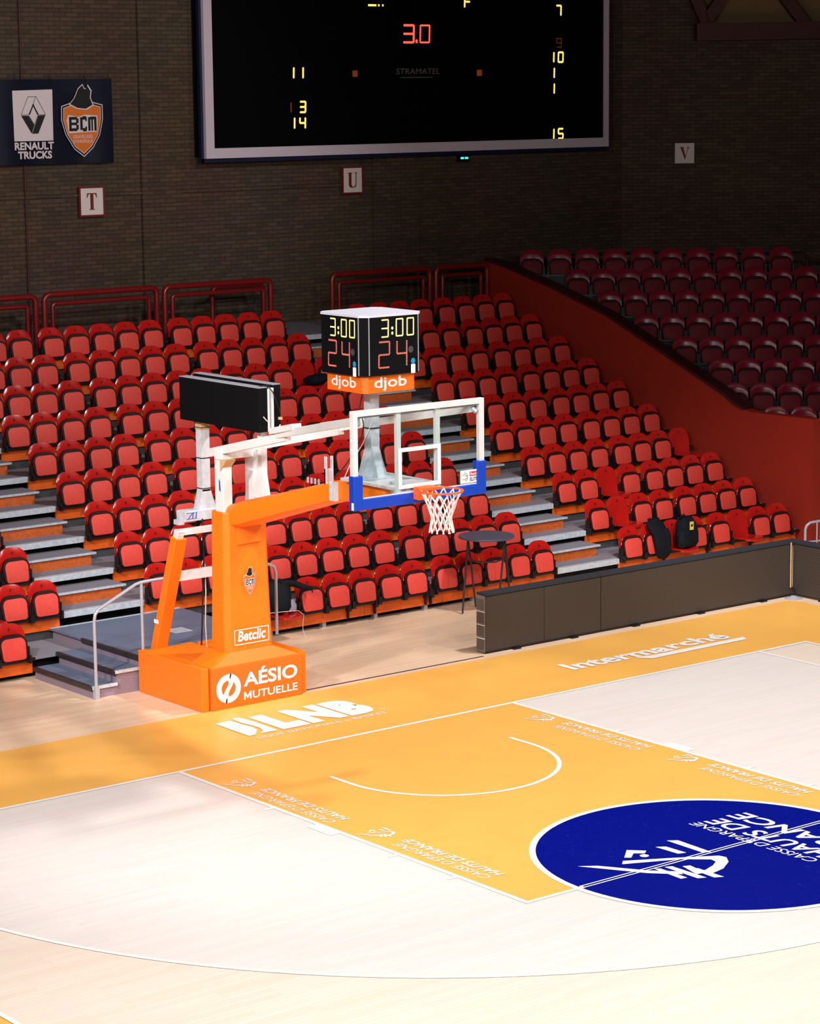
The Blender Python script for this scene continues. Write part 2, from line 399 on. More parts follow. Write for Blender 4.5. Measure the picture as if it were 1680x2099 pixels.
# lettering painted on the floor: (start, reading vector, up vector)
def strip(y_near, y_far, xh, xc, name):
    ln = y_far - y_near
    mb = MB()
    lettering(mb, 'HAUTS DE FRANCE', (xh + .045, y_near, .008), (0, ln, 0), (-.115, 0, 0), bold=.02, shear=.22)
    lettering(mb, "CAISSE D'EPARGNE", (xc + .045, y_near + .01, .008), (0, ln - .05, 0), (-.115, 0, 0), shear=.22)
    mb.build('floor_lettering', M['fwhite'], floor)
LOGO = [  # emblem strokes in floor metres, traced around the middle of the blue circle
    [(-1.354, -5.277), (-1.201, -5.387), (-.933, -5.80), (-.72, -6.02), (-.76, -6.10), (-.99, -5.86)],
    [(-.645, -5.203), (-.512, -5.341), (-.584, -5.395), (-.668, -5.324), (-.777, -5.409), (-.828, -5.366)],
    [(-.13, -5.229), (-.038, -5.294), (-.058, -5.775), (-.137, -5.74)],
    [(-.36, -5.309), (-.274, -5.368), (-.26, -5.636), (-.345, -5.609)],
    [(-.911, -5.434), (-.50, -5.66), (-.45, -5.75), (-.987, -5.505)],
    [(-.50, -5.66), (-.088, -5.907), (-.229, -5.945), (-.45, -5.75)],
    [(-.088, -5.907), (-.067, -5.988), (-.246, -6.024), (-.229, -5.945)],
    [(-.067, -5.988), (-.153, -6.103), (-.352, -6.089), (-.246, -6.024)],
    [(-.153, -6.103), (-.342, -6.22), (-.507, -6.142), (-.352, -6.089)],
    [(-.342, -6.22), (-.545, -6.261), (-.594, -6.129), (-.507, -6.142)],
    [(-.59, -6.02), (-.52, -6.06), (-.518, -6.404), (-.604, -6.36)],
    [(-.737, -5.826), (-.666, -5.856), (-.659, -6.315), (-.74, -6.276)],
    [(-.589, -5.921), (-.517, -5.95), (-.56, -6.20), (-.66, -6.18)],
    [(-.85, -5.80), (-.80, -5.84), (-.80, -6.20), (-.87, -6.185)],
]
def emblem(z, fn=lambda p: p, flip=False):
    mb = MB()
    for i, po in enumerate(LOGO): mb.flat([fn(q) for q in po], fpoly(z + i * 0.00003))
    mb.flat([fn((-.638 + .045 * math.cos(t), -5.445 + .045 * math.sin(t))) for t in [2 * PI * k / 14 for k in range(14)]], fpoly(z))
    return mb
for (yn, yf, xh, xc, lx, ly) in ((-2.61, -1.13, -2.10, -2.27, -2.19, -.83), (-5.01, -3.54, -2.075, -2.23, -2.17, -3.23), (-2.56, -1.11, 2.21, 2.03, 2.11, -.80), (-4.98, -3.50, 2.21, 2.03, 2.12, -3.18)):
    strip(yn, yf, xh, xc, '')
    emblem(.008, lambda q: (lx + (q[0] + .70) * .27, ly + (q[1] + 5.84) * .27)).build('floor_emblem', M['fwhite'], floor)
emblem(.0075).build('floor_emblem', M['fwhite'], floor)
mb = MB()
lettering(mb, "CAISSE D'EPARGNE", (.555, -6.62, .0085), (0, 1.66, 0), (-.13, 0, 0), shear=.2)
lettering(mb, "HAUTS DE", (.83, -6.62, .0085), (0, 1.62, 0), (-.23, 0, 0), bold=.02, shear=.2)
lettering(mb, "FRANCE", (1.16, -6.62, .0085), (0, 1.62, 0), (-.24, 0, 0), bold=.02, shear=.2)
mb.build('floor_lettering', M['fwhite'], floor)
# league logo and sponsor name on the border
mb = MB()
mb.flat([(-.96, 1.50), (-.74, 1.515), (-.735, 1.3), (-.705, 1.12), (-.725, .98), (-.80, .88), (-.88, .79), (-.97, .785)], fpoly(.008))
mb.flat([(-.68, 1.55), (-.64, 1.60), (-.57, 1.56), (-.545, 1.3), (-.56, .785), (-.79, .80), (-.70, .89), (-.665, 1.0), (-.665, 1.15), (-.695, 1.35)], fpoly(.008))
lettering(mb, 'L', (-.49, .775, .008), (.40, 0, 0), (0, .735, 0), bold=.10)
lettering(mb, 'N', (-.06, .775, .008), (.53, 0, 0), (0, .74, 0), bold=.085)
lettering(mb, 'B', (.50, .765, .008), (.43, 0, 0), (0, .745, 0), bold=.085)
lettering(mb, 'LIGUE NATIONALE', (-.95, .60, .008), (1.19, 0, 0), (0, .085, 0), bold=.01)
lettering(mb, 'de', (.29, .60, .008), (.08, 0, 0), (0, .07, 0))
lettering(mb, 'BASKET', (.42, .60, .008), (.50, 0, 0), (0, .085, 0), bold=.01)
mb.ring([(.985 + .03 * math.cos(t), .80 + .03 * math.sin(t)) for t in [2 * PI * k / 12 for k in range(12)]], [(.985 + .02 * math.cos(t), .80 + .02 * math.sin(t)) for t in [2 * PI * k / 12 for k in range(12)]], fpoly(.008))
mb.build('floor_lettering', M['fwhite'], floor)
mb = MB()
lettering(mb, 'Interma', (4.08, .80, .008), (1.78, 0, 0), (0, .36, 0), bold=.035)
lettering(mb, 'rché', (5.90, .84, .008), (1.08, 0, 0), (0, .34, 0), bold=.035)
mb.flat([(5.10, .79), (5.17, .75), (5.29, .63), (7.03, .64), (7.10, .77), (5.40, .77), (5.30, .80)], fpoly(.008))
mb.build('floor_lettering', M['fwhite'], floor)

# ---- walls, roof
wall_back = MB().box(-4, 17.0, 13.8, 14.1, 0, 13).build('wall_back', M['brick'], kind='structure')
def rotbox(name, m, org, ang, x0, x1, y0, y1, z0, z1, parent=None, **k):
    me = MB().box(x0, x1, y0, y1, z0, z1).mesh(name, M[m])
    return put(name, me, parent, loc=org, rotz=ang, **k)
CA = R(-33)
wall_corner = rotbox('wall_right', 'brick', (17.0, 13.8, 0), CA, 0, 14, 0, .3, 0, 13, kind='structure')
MB().box(-14, 28, -26, 15, 12.8, 13).build('ceiling', M['ceil'], kind='structure')
# pilaster strips of darker brick standing a little proud of the back wall
for (x0, x1) in ((5.95, 6.75), (10.85, 11.9), (2.2, 2.75)):
    MB().box(x0, x1, 13.74, 13.82, 3.2, 12.8).build('pilaster', M['brick'], wall_back)
MB().box(3.0, 13.0, 13.76, 13.82, 5.62, 5.66).build('brick_string_course', M['brick'], wall_back)
MB().tube([(3.72, 13.74, 3.3), (3.72, 13.74, 12.7)], .015, 6).build('wall_conduit', M['beam'], wall_back)
# red sloping parapet beside the right-hand block
prof = [(4.63, 0), (4.63, 2.088), (5.325, 2.083), (5.975, 2.077), (6.15, 2.10), (6.35, 2.17), (6.645, 2.32), (7.215, 2.545), (8.151, 2.92), (9.488, 3.44), (10.886, 3.83), (12.147, 4.13), (12.7, 4.22), (12.7, 0)]
wall_red = MB().prism(prof, lambda a, b, t: (t, a, b), 12.6, 12.8).build('wall_parapet', M['redwall'], kind='structure')
top = prof[1:-1]
mb = MB()
for (a, b) in zip(top[3:], top[4:]): mb.bar((12.7, a[0], a[1] + .02), (12.7, b[0], b[1] + .02), .26, .05)
mb.build('cap_rail', M['redcap'], wall_red)
UA = R(-38.2); UD = Vector((math.cos(UA), math.sin(UA), 0)); UN = Vector((-math.sin(UA), math.cos(UA), 0))
wall_low = rotbox('wall_brick_front', 'brick2', (12.72, 4.75, 0), UA, 0.08, 9, 0, .25, 0, 2.0, kind='structure')

# ================================================================== grandstand
RUN, RISE, Y1, Z1, NR = 0.75, 0.33, 4.95, 0.285, 10
yk = lambda k: Y1 + RUN * (k - 1)
zk = lambda k: Z1 + RISE * (k - 1)
A1 = (-.57, .72); A2 = (7.40, 8.70); XL, XR = -4.2, 12.58
stand = thing('grandstand', 'tiered stand with grey decks and orange fascia boards behind the hoop', 'grandstand', (4, 5, 0))
PINV = Matrix.Translation((-4, -5, 0))
def sb(mb, name, m, parent=stand, **k):
    mb.v = [tuple(PINV @ Vector(q)) for q in mb.v]
    return mb.build(name, M[m], parent, **k)
blocks = {'left': (XL, A1[0]), 'centre': (A1[1], A2[0]), 'right': (A2[1], XR)}
for k in range(1, NR + 1):
    y, z = yk(k), zk(k)
    yb = y + RUN + .06 if k < NR else 13.78
    if k == 1:
        for (a, b) in ((XL, -.62), (2.1, XR)): sb(MB().box(a, b, y, yb, z - .045, z), 'deck', 'deck')
    else:
        sb(MB().box(XL, XR, y, yb, z - .045, z), 'deck', 'deck')
    lo = 0.0 if k == 1 else zk(k - 1)
    for (a, b) in ((XL, XR),) if k > 1 else ((XL, -.62), (2.1, XR)):
        sb(MB().box(a, b, y + .16, y + .2, lo, z - .05), 'dark_riser_sheet', 'void')  # black sheet stands in for the shadow and open void under each deck
    for bn, (a, b) in blocks.items():
        if k == 1 and bn == 'centre': a = 2.1
        if k == 1 and bn == 'left': b = -1.42
        # boards about two seats wide
        n = max(1, round((b - a) / 1.9)); wseg = (b - a) / n
        for i in range(n):
            sb(MB().box(a + i * wseg + .004, a + (i + 1) * wseg - .004, y - .005, y + .02, z - .205, z - .03), 'fascia_board', 'fascia')
        sb(MB().box(a, b, y - .085, y - .045, z - .035, z + .005), 'seat_rail', 'black')
        if k > 1: sb(MB().box(a, b, y + .03, y + .05, z - RISE + .002, z - .22), 'kick_board', 'grey')
    for (a, b) in (A1, A2):
        if k == 1 and a == A1[0]: continue
        nz = sb(MB().box(a + .01, b - .01, y - .035, y + .06, z - .075, z + .004), 'step_nosing', 'galv', bevel=.004)
        if k < NR:
            hs = sb(MB().box(a + .06, b - .10, yk(k + 1) - .36, yk(k + 1) + .05, z, z + RISE / 2), 'aisle_step', 'stepo')
            me = MB().box(a + .06, b - .04, yk(k + 1) - .38, yk(k + 1) + .10, z + RISE / 2 - .012, z + RISE / 2 + .006)
            me.v = [tuple(PINV @ Vector(q)) for q in me.v]; me.build('tread', M['deck'], hs)
            me = MB().box(a + .05, b - .04, yk(k + 1) - .395, yk(k + 1) - .36, z + RISE / 2 - .02, z + RISE / 2 + .008)
            me.v = [tuple(PINV @ Vector(q)) for q in me.v]; me.build('tread_edge', M['galv'], hs)
# front skids under the first row
for x in [2.3 + .9 * i for i in range(6)] + [9.0 + .9 * i for i in range(4)]:
    sb(MB().box(x - .03, x + .03, Y1 + .04, Y1 + .12, 0, .09), 'skid_foot', 'silver')
for x in (3.55, 4.02, 4.93, 5.02, 9.62, 10.55, 11.5):
    mb = MB(); mb.box(x - .025, x + .025, Y1 - .10, Y1 - .02, Z1 - .09, Z1 + .03); mb.box(x - .012, x + .012, Y1 - .06, Y1 - .02, Z1 - .19, Z1 - .08)
    sb(mb, 'hanging_bracket', 'black')

# ---- seats
def seat_meshes(gloss, matte, dark, ph=.33):
    m = {}
    def back(u, v):
        a = 2 * u - 1; s = abs(a)
        z = .02 + v * (.435 - .10 * s ** 3.4)
        return (a * (.219 - .008 * v), .02 + .055 * v - .028 * a * a + (.018 * ((v - .8) / .2) ** 2 if v > .8 else 0), z)
    m['back'] = MB().shell(back, 10, 8, .018, (0, 1, 0)).mesh('backrest', gloss, smooth=50)
    # seat pan tipped up: dark rimmed tray, its matte underside facing the court
    def rr(w0, w1, h, rc, n=4):
        pts = []
        for (cx, cz, a0) in ((w1 - rc, h - rc, 0), (-(w1 - rc), h - rc, 90)):
            for i in range(n + 1): t = R(a0 + 90 * i / n); pts.append((cx + rc * math.cos(t), cz + rc * math.sin(t)))
        for (cx, cz, a0) in ((-(w0 - rc * .5), rc * .5, 180), (w0 - rc * .5, rc * .5, 270)):
            for i in range(n + 1): t = R(a0 + 90 * i / n); pts.append((cx + rc * .5 * math.cos(t), cz + rc * .5 * math.sin(t)))
        return pts
    tilt = .11 / .33
    f = lambda a, b, t: (a, -.085 + tilt * b * .55 + t, .0 + b)
    m['pan'] = MB().prism([(a, b + .0) for a, b in rr(.188, .202, ph, .13, 6)], f, 0, .05).mesh('seat_pan', dark, smooth=30)
    m['panel'] = MB().prism([(a, b + .012) for a, b in rr(.163, .172, ph - .054, .08)], f, -.012, .004).mesh('seat_underside', matte, smooth=30, bevel=.004)
    m['lip'] = MB().tube([f(a, b, .046) for a, b in rr(.188, .202, ph, .13)[:10]], .006, 4).mesh('seat_rim', gloss, smooth=60)
    br = MB(); br.box(-.0135, .0135, -.10, .03, -.055, .05); br.box(-.01, .01, -.06, .03, -.02, .16)
    m['arm'] = br.mesh('hinge_bracket', M['black'])
    # seat pan lowered
    def low(u, v):
        a = 2 * u - 1; d = .03 + v * (.40 - .06 * abs(a) ** 3)
        return (a * (.198 - .015 * v), -d + .02, .055 + .022 * v - .02 * (1 - a * a) * (1 - v * .6) - (.02 * ((v - .85) / .15) ** 2 if v > .85 else 0))
    m['low'] = MB().shell(low, 10, 8, .03, (0, 0, -1)).mesh('seat_pan', gloss, smooth=50)
    nm = MB(); nm.box(-.012, .012, .055, .0585, .395, .402); nm.box(-.006, .012, .0545, .058, .384, .390); nm.box(-.012, .006, .0535, .057, .373, .379)
    m['num'] = nm.mesh('number_mark', M['mark'])
    return m
SM = seat_meshes(M['seat'], M['seatm'], M['pan']); SM2 = seat_meshes(M['seat2'], M['seat2m'], M['pan2'], .29)
def seat(loc, rot, label, group, meshes, down=False, num=True, extra=0.0):
    t = thing('stadium_seat', label, 'seat', loc, group, rot)
    put('backrest', meshes['back'], t)
    if down: put('seat_pan', meshes['low'], t)
    else:
        p = put('seat_pan', meshes['pan'], t); put('seat_underside', meshes['panel'], p); put('seat_rim', meshes['lip'], p)
    put('hinge_bracket', meshes['arm'], t, loc=(-.215, 0, 0)); put('hinge_bracket', meshes['arm'], t, loc=(.215, 0, 0))
    if num: put('number_mark', meshes['num'], t)
    return t

# projection used only to skip seats that lie outside the picture
CM = (Matrix.Translation(CAMLOC) @ RM.to_4x4()).inverted()
def px(p):
    c = CM @ Vector(p)
    return (840 - FPX * c.x / c.z, 1049.5 + FPX * c.y / c.z)
ORD = ['zeroth', 'first', 'second', 'third', 'fourth', 'fifth', 'sixth', 'seventh', 'eighth', 'ninth', 'tenth', 'eleventh', 'twelfth', 'thirteenth', 'fourteenth', 'fifteenth']
ROWN = ['', 'front row'] + [o + ' row up' for o in ORD[2:10]] + ['top row']
CC = [.98, 1.44, 1.90, 2.36, 2.92, 3.378, 3.836, 4.294, 4.752, 5.305, 5.763, 6.221, 6.68, 7.14]
CR = [8.94, 9.40, 9.855, 10.31, 10.82, 11.27, 11.72, 12.18]
CL = [-.80 - .46 * i for i in range(5)]
DOWN = {(1, 3, 'c'), (3, 4, 'c'), (8, 12, 'c'), (1, 2, 'r'), (1, 5, 'r'), (2, 1, 'r'), (3, 2, 'r'), (4, 7, 'r'), (2, 2, 'l'), }
nseat = 0
for k in range(1, NR + 1):
    for tag, cols in (('l', CL), ('c', CC), ('r', CR)):
        for i, x in enumerate(cols):
            if k == 1 and ((tag == 'c' and i < 3) or (tag == 'l' and i < 2)): continue
            xx = x - (.0 if not (k == 1 and tag == 'l') else .0)
            u, v = px((xx, yk(k), zk(k) + .25))
            if u < -110 or u > 1790: continue
            dn = (k, i, tag) in DOWN
            st = 'lowered' if dn else 'folded'
            if tag == 'c': lab = f'{st} red seat, {ROWN[k]}, {ORD[14 - i]} seat left of the right-hand stairs'
            elif tag == 'r': lab = f'{st} red seat, {ROWN[k]}, {ORD[i + 1]} seat right of the right-hand stairs'
            else: lab = f'{st} red seat, {ROWN[k]}, {ORD[i + 1]} seat left of the left-hand stairs'
            seat((xx, yk(k) - .02, zk(k)), 0, lab, 'red tip-up seats of the main stand', SM, dn)
            nseat += 1
# ---- upper corner stand behind the red parapet
ustand = thing('corner_grandstand', 'dark stepped corner stand of maroon seats behind the sloping red wall', 'grandstand', (15, 10, 2))
def dep(u, v, dpt):
    d = RM @ Vector(((u - 840) / FPX, -(v - 1049.5) / FPX, -1.0))
    return Vector(CAMLOC) + d * dpt
UR = [  # first seat position (top of backrest, world), number of seats, pitch
    ((13.36, 12.29, 4.40), 10, .505), ((13.84, 11.575, 4.057), 11, .46), ((13.83, 10.71, 3.715), 10, .46), ((13.82, 9.75, 3.365), 8, .46),
    ((13.85, 8.81, 3.025), 7, .46), ((13.90, 7.97, 2.705), 5, .46), ((13.64, 7.37, 2.353), 5, .46), ((13.50, 6.29, 2.06), 3, .46)]
for j, (p, n, pitch) in enumerate(UR):
    base = Vector(p) + UN * (-.08); base.z -= .45
    for i in range(n):
        q = base + UD * (pitch * i)
        u, v = px((q.x, q.y, q.z + .3))
        if u > 1790: continue
        lab = f'maroon glossy seat, {ORD[j + 1]} row from the top of the corner stand, {ORD[i + 1]} from left'
        seat(q, UA, lab, 'maroon seats of the corner stand', SM2, False, num=False)
    a = base - UD * (.55 if j else .3); b = base + UD * 9.0
    if j == len(UR) - 1: a = base - UD * .3
    off = Vector((15, 10, 2))
    mtx = Matrix.Translation(base - off) @ Matrix.Rotation(UA, 4, 'Z')
    x0 = -.55 if j < 7 else -.35
    put('deck', MB().box(x0, 9, .0, 1.1 if j else 1.6, -.05, 0, mtx).mesh('deck', M['deck']), ustand)
    put('dark_riser_sheet', MB().box(x0, 9, .03, .07, -.36, -.05, mtx).mesh('dark_riser_sheet', M['grey']), ustand)
    put('seat_rail', MB().box(-.25, 9, -.085, -.045, -.035, .005, mtx).mesh('seat_rail', M['black']), ustand)

# ================================================================== guard rails behind the top row
def guard(name, x0, x1, y, ztop, zbot, r1, label, inner=True, rc=.10):
    t = thing(name, label, 'railing', ((x0 + x1) / 2, y, zbot), 'red guard rails along the top of the stand')
    c = (x0 + x1) / 2; h = ztop - zbot
    def frame(ins, r, rc):
        a, b, hh = x0 - c + ins, x1 - c - ins, h - ins
        pts = [(a, 0, 0), (a, 0, hh - rc)] + [(a + rc - rc * math.cos(t_), 0, hh - rc + rc * math.sin(t_)) for t_ in [R(q) for q in (22, 45, 68, 90)]]
        pts += [(b - rc, 0, hh)] + [(b - rc + rc * math.sin(t_), 0, hh - rc + rc * math.cos(t_)) for t_ in [R(q) for q in (22, 45, 68, 90)]] + [(b, 0, 0)]
        return MB().tube(pts, r, 10)
    frame(0, r1, rc).build('outer_tube', M['rail'], t, smooth=60)
    if inner: frame(.15, r1 * .75, .04).build('inner_tube', M['rail'], t, smooth=60)
ZB = zk(NR)
guard('guard_rail', 1.0, 3.175, 12.6, 4.13, ZB, .05, 'red double-tube guard rail cut by the left edge, top of the stand')
guard('guard_rail', 3.335, 5.45, 12.6, 4.14, ZB, .05, 'red double-tube guard rail below the T sign on the brick wall')
guard('guard_rail', 5.61, 7.74, 12.6, 4.14, ZB, .05, 'red double-tube guard rail just left of the stair gap in the top row')
guard('guard_rail', 9.045, 11.215, 12.6, 4.16, ZB, .05, 'red double-tube guard rail right above the four-sided shot clock')
guard('guard_rail', 11.36, 12.55, 12.6, 4.16, ZB, .05, 'red double-tube guard rail ending at the sloping red wall')
guard('guard_rail', 6.95, 8.0, 13.2, 4.02, ZB, .045, 'shorter red rail standing behind the rail beside the stair gap', inner=False)
# rails of the corner stand
for (ua, ub, lab) in ((1145, 1362, 'dark thin guard rail over the left half of the corner stand'), (1390, 1655, 'dark thin guard rail over the right half of the corner stand')):
    a = dep(ua, 523, 46.9); b = dep(ub, 518, 46.9); t = thing('guard_rail', lab, 'railing', (a.x, a.y, 4.0), 'dark guard rails of the corner stand')
    o = Vector((a.x, a.y, 4.0)); pts = [a - o + Vector((0, 0, -.75)), a - o + Vector((0, 0, -.08)), a - o + UD * .08, b - o - UD * .08, b - o + Vector((0, 0, -.08)), b - o + Vector((0, 0, -.75))]
    MB().tube(pts, .022, 8).build('tube', M['redcap'], t, smooth=60)

# ================================================================== things on the back wall
# ---- scoreboard
sbd = thing('scoreboard', 'large black electronic scoreboard with lilac grey frame on the brick wall', 'scoreboard', (11.6, 13.4, 6.19))
YF = 13.40
def sp(mb, name, m, parent, org=(11.6, 13.4, 6.19), **k):
    mb.v = [(a - org[0], b - org[1], c - org[2]) for a, b, c in mb.v]; return mb.build(name, M[m], parent, **k)
X0, X1, ZB0, ZT = 7.0, 16.24, 6.19, 9.6
sp(MB().box(X0 + .02, X1 - .02, YF + .03, YF + .33, ZB0 + .02, ZT), 'housing', 'bblack', sbd)
sp(MB().box(X0 + .15, X1 - .09, YF + .0, YF + .03, ZB0 + .16, ZT), 'display_face', 'bface', sbd)
sp(MB().box(X0, X0 + .17, YF - .05, YF + .06, ZB0, ZT), 'frame_bar', 'sframe', sbd)
sp(MB().box(X1 - .10, X1, YF - .05, YF + .06, ZB0, ZT), 'frame_bar', 'sframe', sbd)
sp(MB().box(X0 + .17, X1 - .10, YF - .05, YF + .06, ZB0, ZB0 + .17), 'frame_bar', 'sframe', sbd)
sp(MB().box(X0 - .06, X1, YF + .02, YF + .10, ZB0 - .07, ZB0), 'bottom_edge', 'sblue', sbd)
sp(MB().box(X0 - .05, X0, YF + .02, YF + .10, ZB0 - .07, ZT), 'side_edge', 'sblue', sbd)
SEG = {'0': 'abcdef', '1': 'bc', '2': 'abdeg', '3': 'abcdg', '4': 'bcfg', '5': 'acdfg', '7': 'abc', '9': 'abcdfg', 'F': 'aefg'}
def sevenseg(mb, ch, org, u, v, th=.13, slant=.04, dots=0):
    """digit in the unit box org + a*u + b*v; th = stroke width relative to height; dots>0 makes LED dots"""
    org = Vector(org); u = Vector(u); v = Vector(v); U = u.length; V = v.length; nrm = u.cross(v).normalized()
    tw = th * V / U
    segs = dict(a=((0, 1), (1, 1)), b=((1, 1), (1, .5)), c=((1, .5), (1, 0)), d=((0, 0), (1, 0)), e=((0, .5), (0, 0)), f=((0, 1), (0, .5)), g=((0, .5), (1, .5)))
    for s in SEG[ch]:
        (a0, b0), (a1, b1) = segs[s]
        if ch == '1': a0 = a1 = .75
        P0 = org + u * (a0 + slant * b0) + v * b0; P1 = org + u * (a1 + slant * b1) + v * b1
        if dots:
            d = P1 - P0; n = max(3, int(d.length / (V * .052)))
            for i in range(n):
                c = P0 + d * ((i + .5) / n)
                side = nrm.cross(d).normalized(); fw = d.normalized()
                r = V * .014; wd = V * .034
                q = [c + fw * (r * e) + side * (wd * g_) for e, g_ in ((-1, -1), (1, -1), (1, 1), (-1, 1))]
                mb.add(q, [(0, 1, 2, 3)])
        else:
            d = (P1 - P0).normalized(); side = nrm.cross(d).normalized(); w2 = th * V / 2
            P0e = P0 + d * w2 * .15; P1e = P1 - d * w2 * .15
            q = [P0e - d * w2 * .6, P0e + side * w2 + d * w2 * .1, P1e + side * w2 - d * w2 * .1, P1e + d * w2 * .6, P1e - side * w2 - d * w2 * .1, P0e - side * w2 + d * w2 * .1]
            mb.add(q, [(0, 1, 2, 3, 4, 5)])
def digit(x, z, ch, m, w=.115, h=.18, th=.17):
    mb = MB(); sevenseg(mb, ch, (x, YF - .004, z), (w, 0, 0), (0, 0, h), th, .05); sp(mb, 'digit', m, sbd)
for (xc, zc, s) in ((8.95, 7.61, '11'), (8.95, 6.75, '14'), (15.0, 8.73, '7'), (14.95, 7.87, '10'), (14.86, 7.58, '1'), (14.86, 7.29, '1'), (14.95, 6.45, '15')):
    for i, ch in enumerate(s):
        xo = xc + (i - (len(s) - 1) / 2) * .20 - .06
        digit(xo, zc - .085, ch, 'lyel2', th=.19)
digit(9.0, 7.025 - .085, '3', 'lyel2', th=.19); mb = MB().box(8.80, 8.82, YF - .004, YF, 6.94, 7.11); sp(mb, 'digit', 'ldim', sbd)
digit(14.95, 8.06, '9', 'ldim', h=.16, th=.07)
digit(11.30, 8.14, '3', 'lred', .23, .30, .13); digit(11.68, 8.14, '0', 'lred', .21, .30, .10)
sp(MB().flat([(11.575, 8.13), (11.62, 8.13), (11.62, 8.19), (11.575, 8.19)], lambda a, b: (a, YF - .004, b)), 'decimal_point', 'lred', sbd)
mb = MB(); mb.box(10.52, 10.70, YF - .004, YF, 8.765, 8.80)
for q in (10.74, 10.83): mb.box(q, q + .03, YF - .004, YF, 8.765, 8.80)
sp(mb, 'status_bar', 'lyel2', sbd)
digit(12.72, 8.77, 'F', 'lyel2', .12, .2, .17)
mb = MB(); lettering(mb, 'STRAMATEL', (11.13, YF - .004, 7.58), (1.0, 0, 0), (0, 0, .10), shear=.1); mb.box(11.22, 11.95, YF - .004, YF, 7.515, 7.528)
sp(mb, 'maker_lettering', 'tgrey', sbd)
for x in (10.2, 13.05): sp(MB().box(x - .045, x + .045, YF - .03, YF, 7.54, 7.65), 'indicator_lamp', 'ldim', sbd)
# exit light
ex = thing('exit_light', 'small cyan glowing emergency light under the scoreboard', 'light', (12.94, 13.72, 6.05))
MB().box(-.12, .12, -.02, .06, -.07, .05).build('housing', M['bblack'], ex)
for a in (-.05, .05): MB().box(a - .035, a + .035, -.03, -.015, -.02, .015).build('lamp', M['lcyan'], ex)
# ---- letter signs
def letter_sign(ch, cx, cz, w_, h_, y, label, ang=0.0, frame=True):
    t = thing('section_sign', label, 'sign', (cx, y, cz), 'section letter signs on the brick wall', ang)
    MB().box(-w_ / 2 + .02, w_ / 2 - .02, -.03, 0, -h_ / 2 + .02, h_ / 2 - .02).build('board', M['sign'], t)
    if frame:
        mb = MB()
        mb.box(-w_ / 2, w_ / 2, -.04, 0, h_ / 2 - .03, h_ / 2); mb.box(-w_ / 2, w_ / 2, -.04, 0, -h_ / 2, -h_ / 2 + .03)
        mb.box(-w_ / 2, -w_ / 2 + .03, -.04, 0, -h_ / 2 + .03, h_ / 2 - .03); mb.box(w_ / 2 - .03, w_ / 2, -.04, 0, -h_ / 2 + .03, h_ / 2 - .03)
        mb.build('frame', M['signr'], t)
    P = {'T': [[(-.35, .5), (.35, .5), (.38, .22), (.33, .22), (.26, .42), (.12, .45), (-.12, .45), (-.26, .42), (-.33, .22), (-.38, .22)], [(-.12, .46), (.12, .46), (.12, -.45), (-.12, -.45)], [(-.2, -.45), (.2, -.45), (.2, -.5), (-.2, -.5)]],
         'U': [[(-.42, .5), (-.02, .5), (-.02, .45), (-.42, .45)], [(-.34, .46), (-.10, .46), (-.10, -.28), (-.34, -.28)], [(.14, .5), (.42, .5), (.42, .45), (.14, .45)], [(.26, .46), (.33, .46), (.33, -.28), (.26, -.28)],
               [(-.34, -.28), (-.10, -.28), (-.04, -.42), (.1, -.44), (.26, -.28), (.33, -.28), (.26, -.45), (.06, -.5), (-.2, -.48), (-.31, -.4)]],
         'V': [[(-.45, .5), (-.05, .5), (-.05, .45), (-.45, .45)], [(.15, .5), (.45, .5), (.45, .45), (.15, .45)], [(-.38, .46), (-.12, .46), (.09, -.25), (.01, -.5)], [(.27, .46), (.34, .46), (.05, -.5), (.01, -.5)]]}[ch]
    mb = MB(); s = h_ * .55
    for i, po in enumerate(P): mb.flat([(a * s * .95, b * s) for a, b in po], lambda a, b: (a, -.032 - .0004 * i, b))
    mb.build('letter', M['signr'], t)
letter_sign('T', 4.95, 5.535, .49, .50, 13.75, 'white sign with red letter T and dark red frame under the navy banner')
letter_sign('U', 10.35, 5.72, .47, .49, 13.73, 'white framed sign with red letter U right below the scoreboard')
vdir = Vector((math.cos(CA), math.sin(CA), 0)); vn = Vector((math.sin(CA), -math.cos(CA), 0))
def on_corner(u, v, off=.03):
    d = RM @ Vector(((u - 840) / FPX, -(v - 1049.5) / FPX, -1.0)); c = Vector(CAMLOC)
    n = vn; o = Vector((17.0, 13.8, 0)) + n * off
    return c + d * ((o - c).dot(n) / d.dot(n))
vc = on_corner(1402, 314)
letter_sign('V', vc.x, vc.z, .42, .43, vc.y, 'white unframed sign with red letter V on the dark right wall', CA, frame=False)
# ---- banner
BO = (4.0, 13.62, 6.17)
ban = thing('banner', 'navy vinyl banner with truck maker logo and club crest, upper left wall', 'banner', BO)
def bp(mb, name, m, parent=ban, **k): return sp(mb, name, m, parent, BO, **k)
def bsheet(u, v):
    x = 1.2 + (5.34 - 1.2) * u; z = 6.17 + 1.37 * v
    return (x, 13.65 + .012 * math.sin(x * 7) * (1 - v) + .02 * math.sin(x * 3 + 1), z)
bp(MB().shell(bsheet, 60, 6, .015, (0, 1, 0)), 'sheet', 'navy', smooth=60)
f3 = lambda y: (lambda a, b: (a, y, b))
bp(MB().flat([(3.475, 6.553), (4.195, 6.553), (4.205, 7.375), (3.465, 7.36)], f3(13.615)), 'white_panel', 'bwhite')
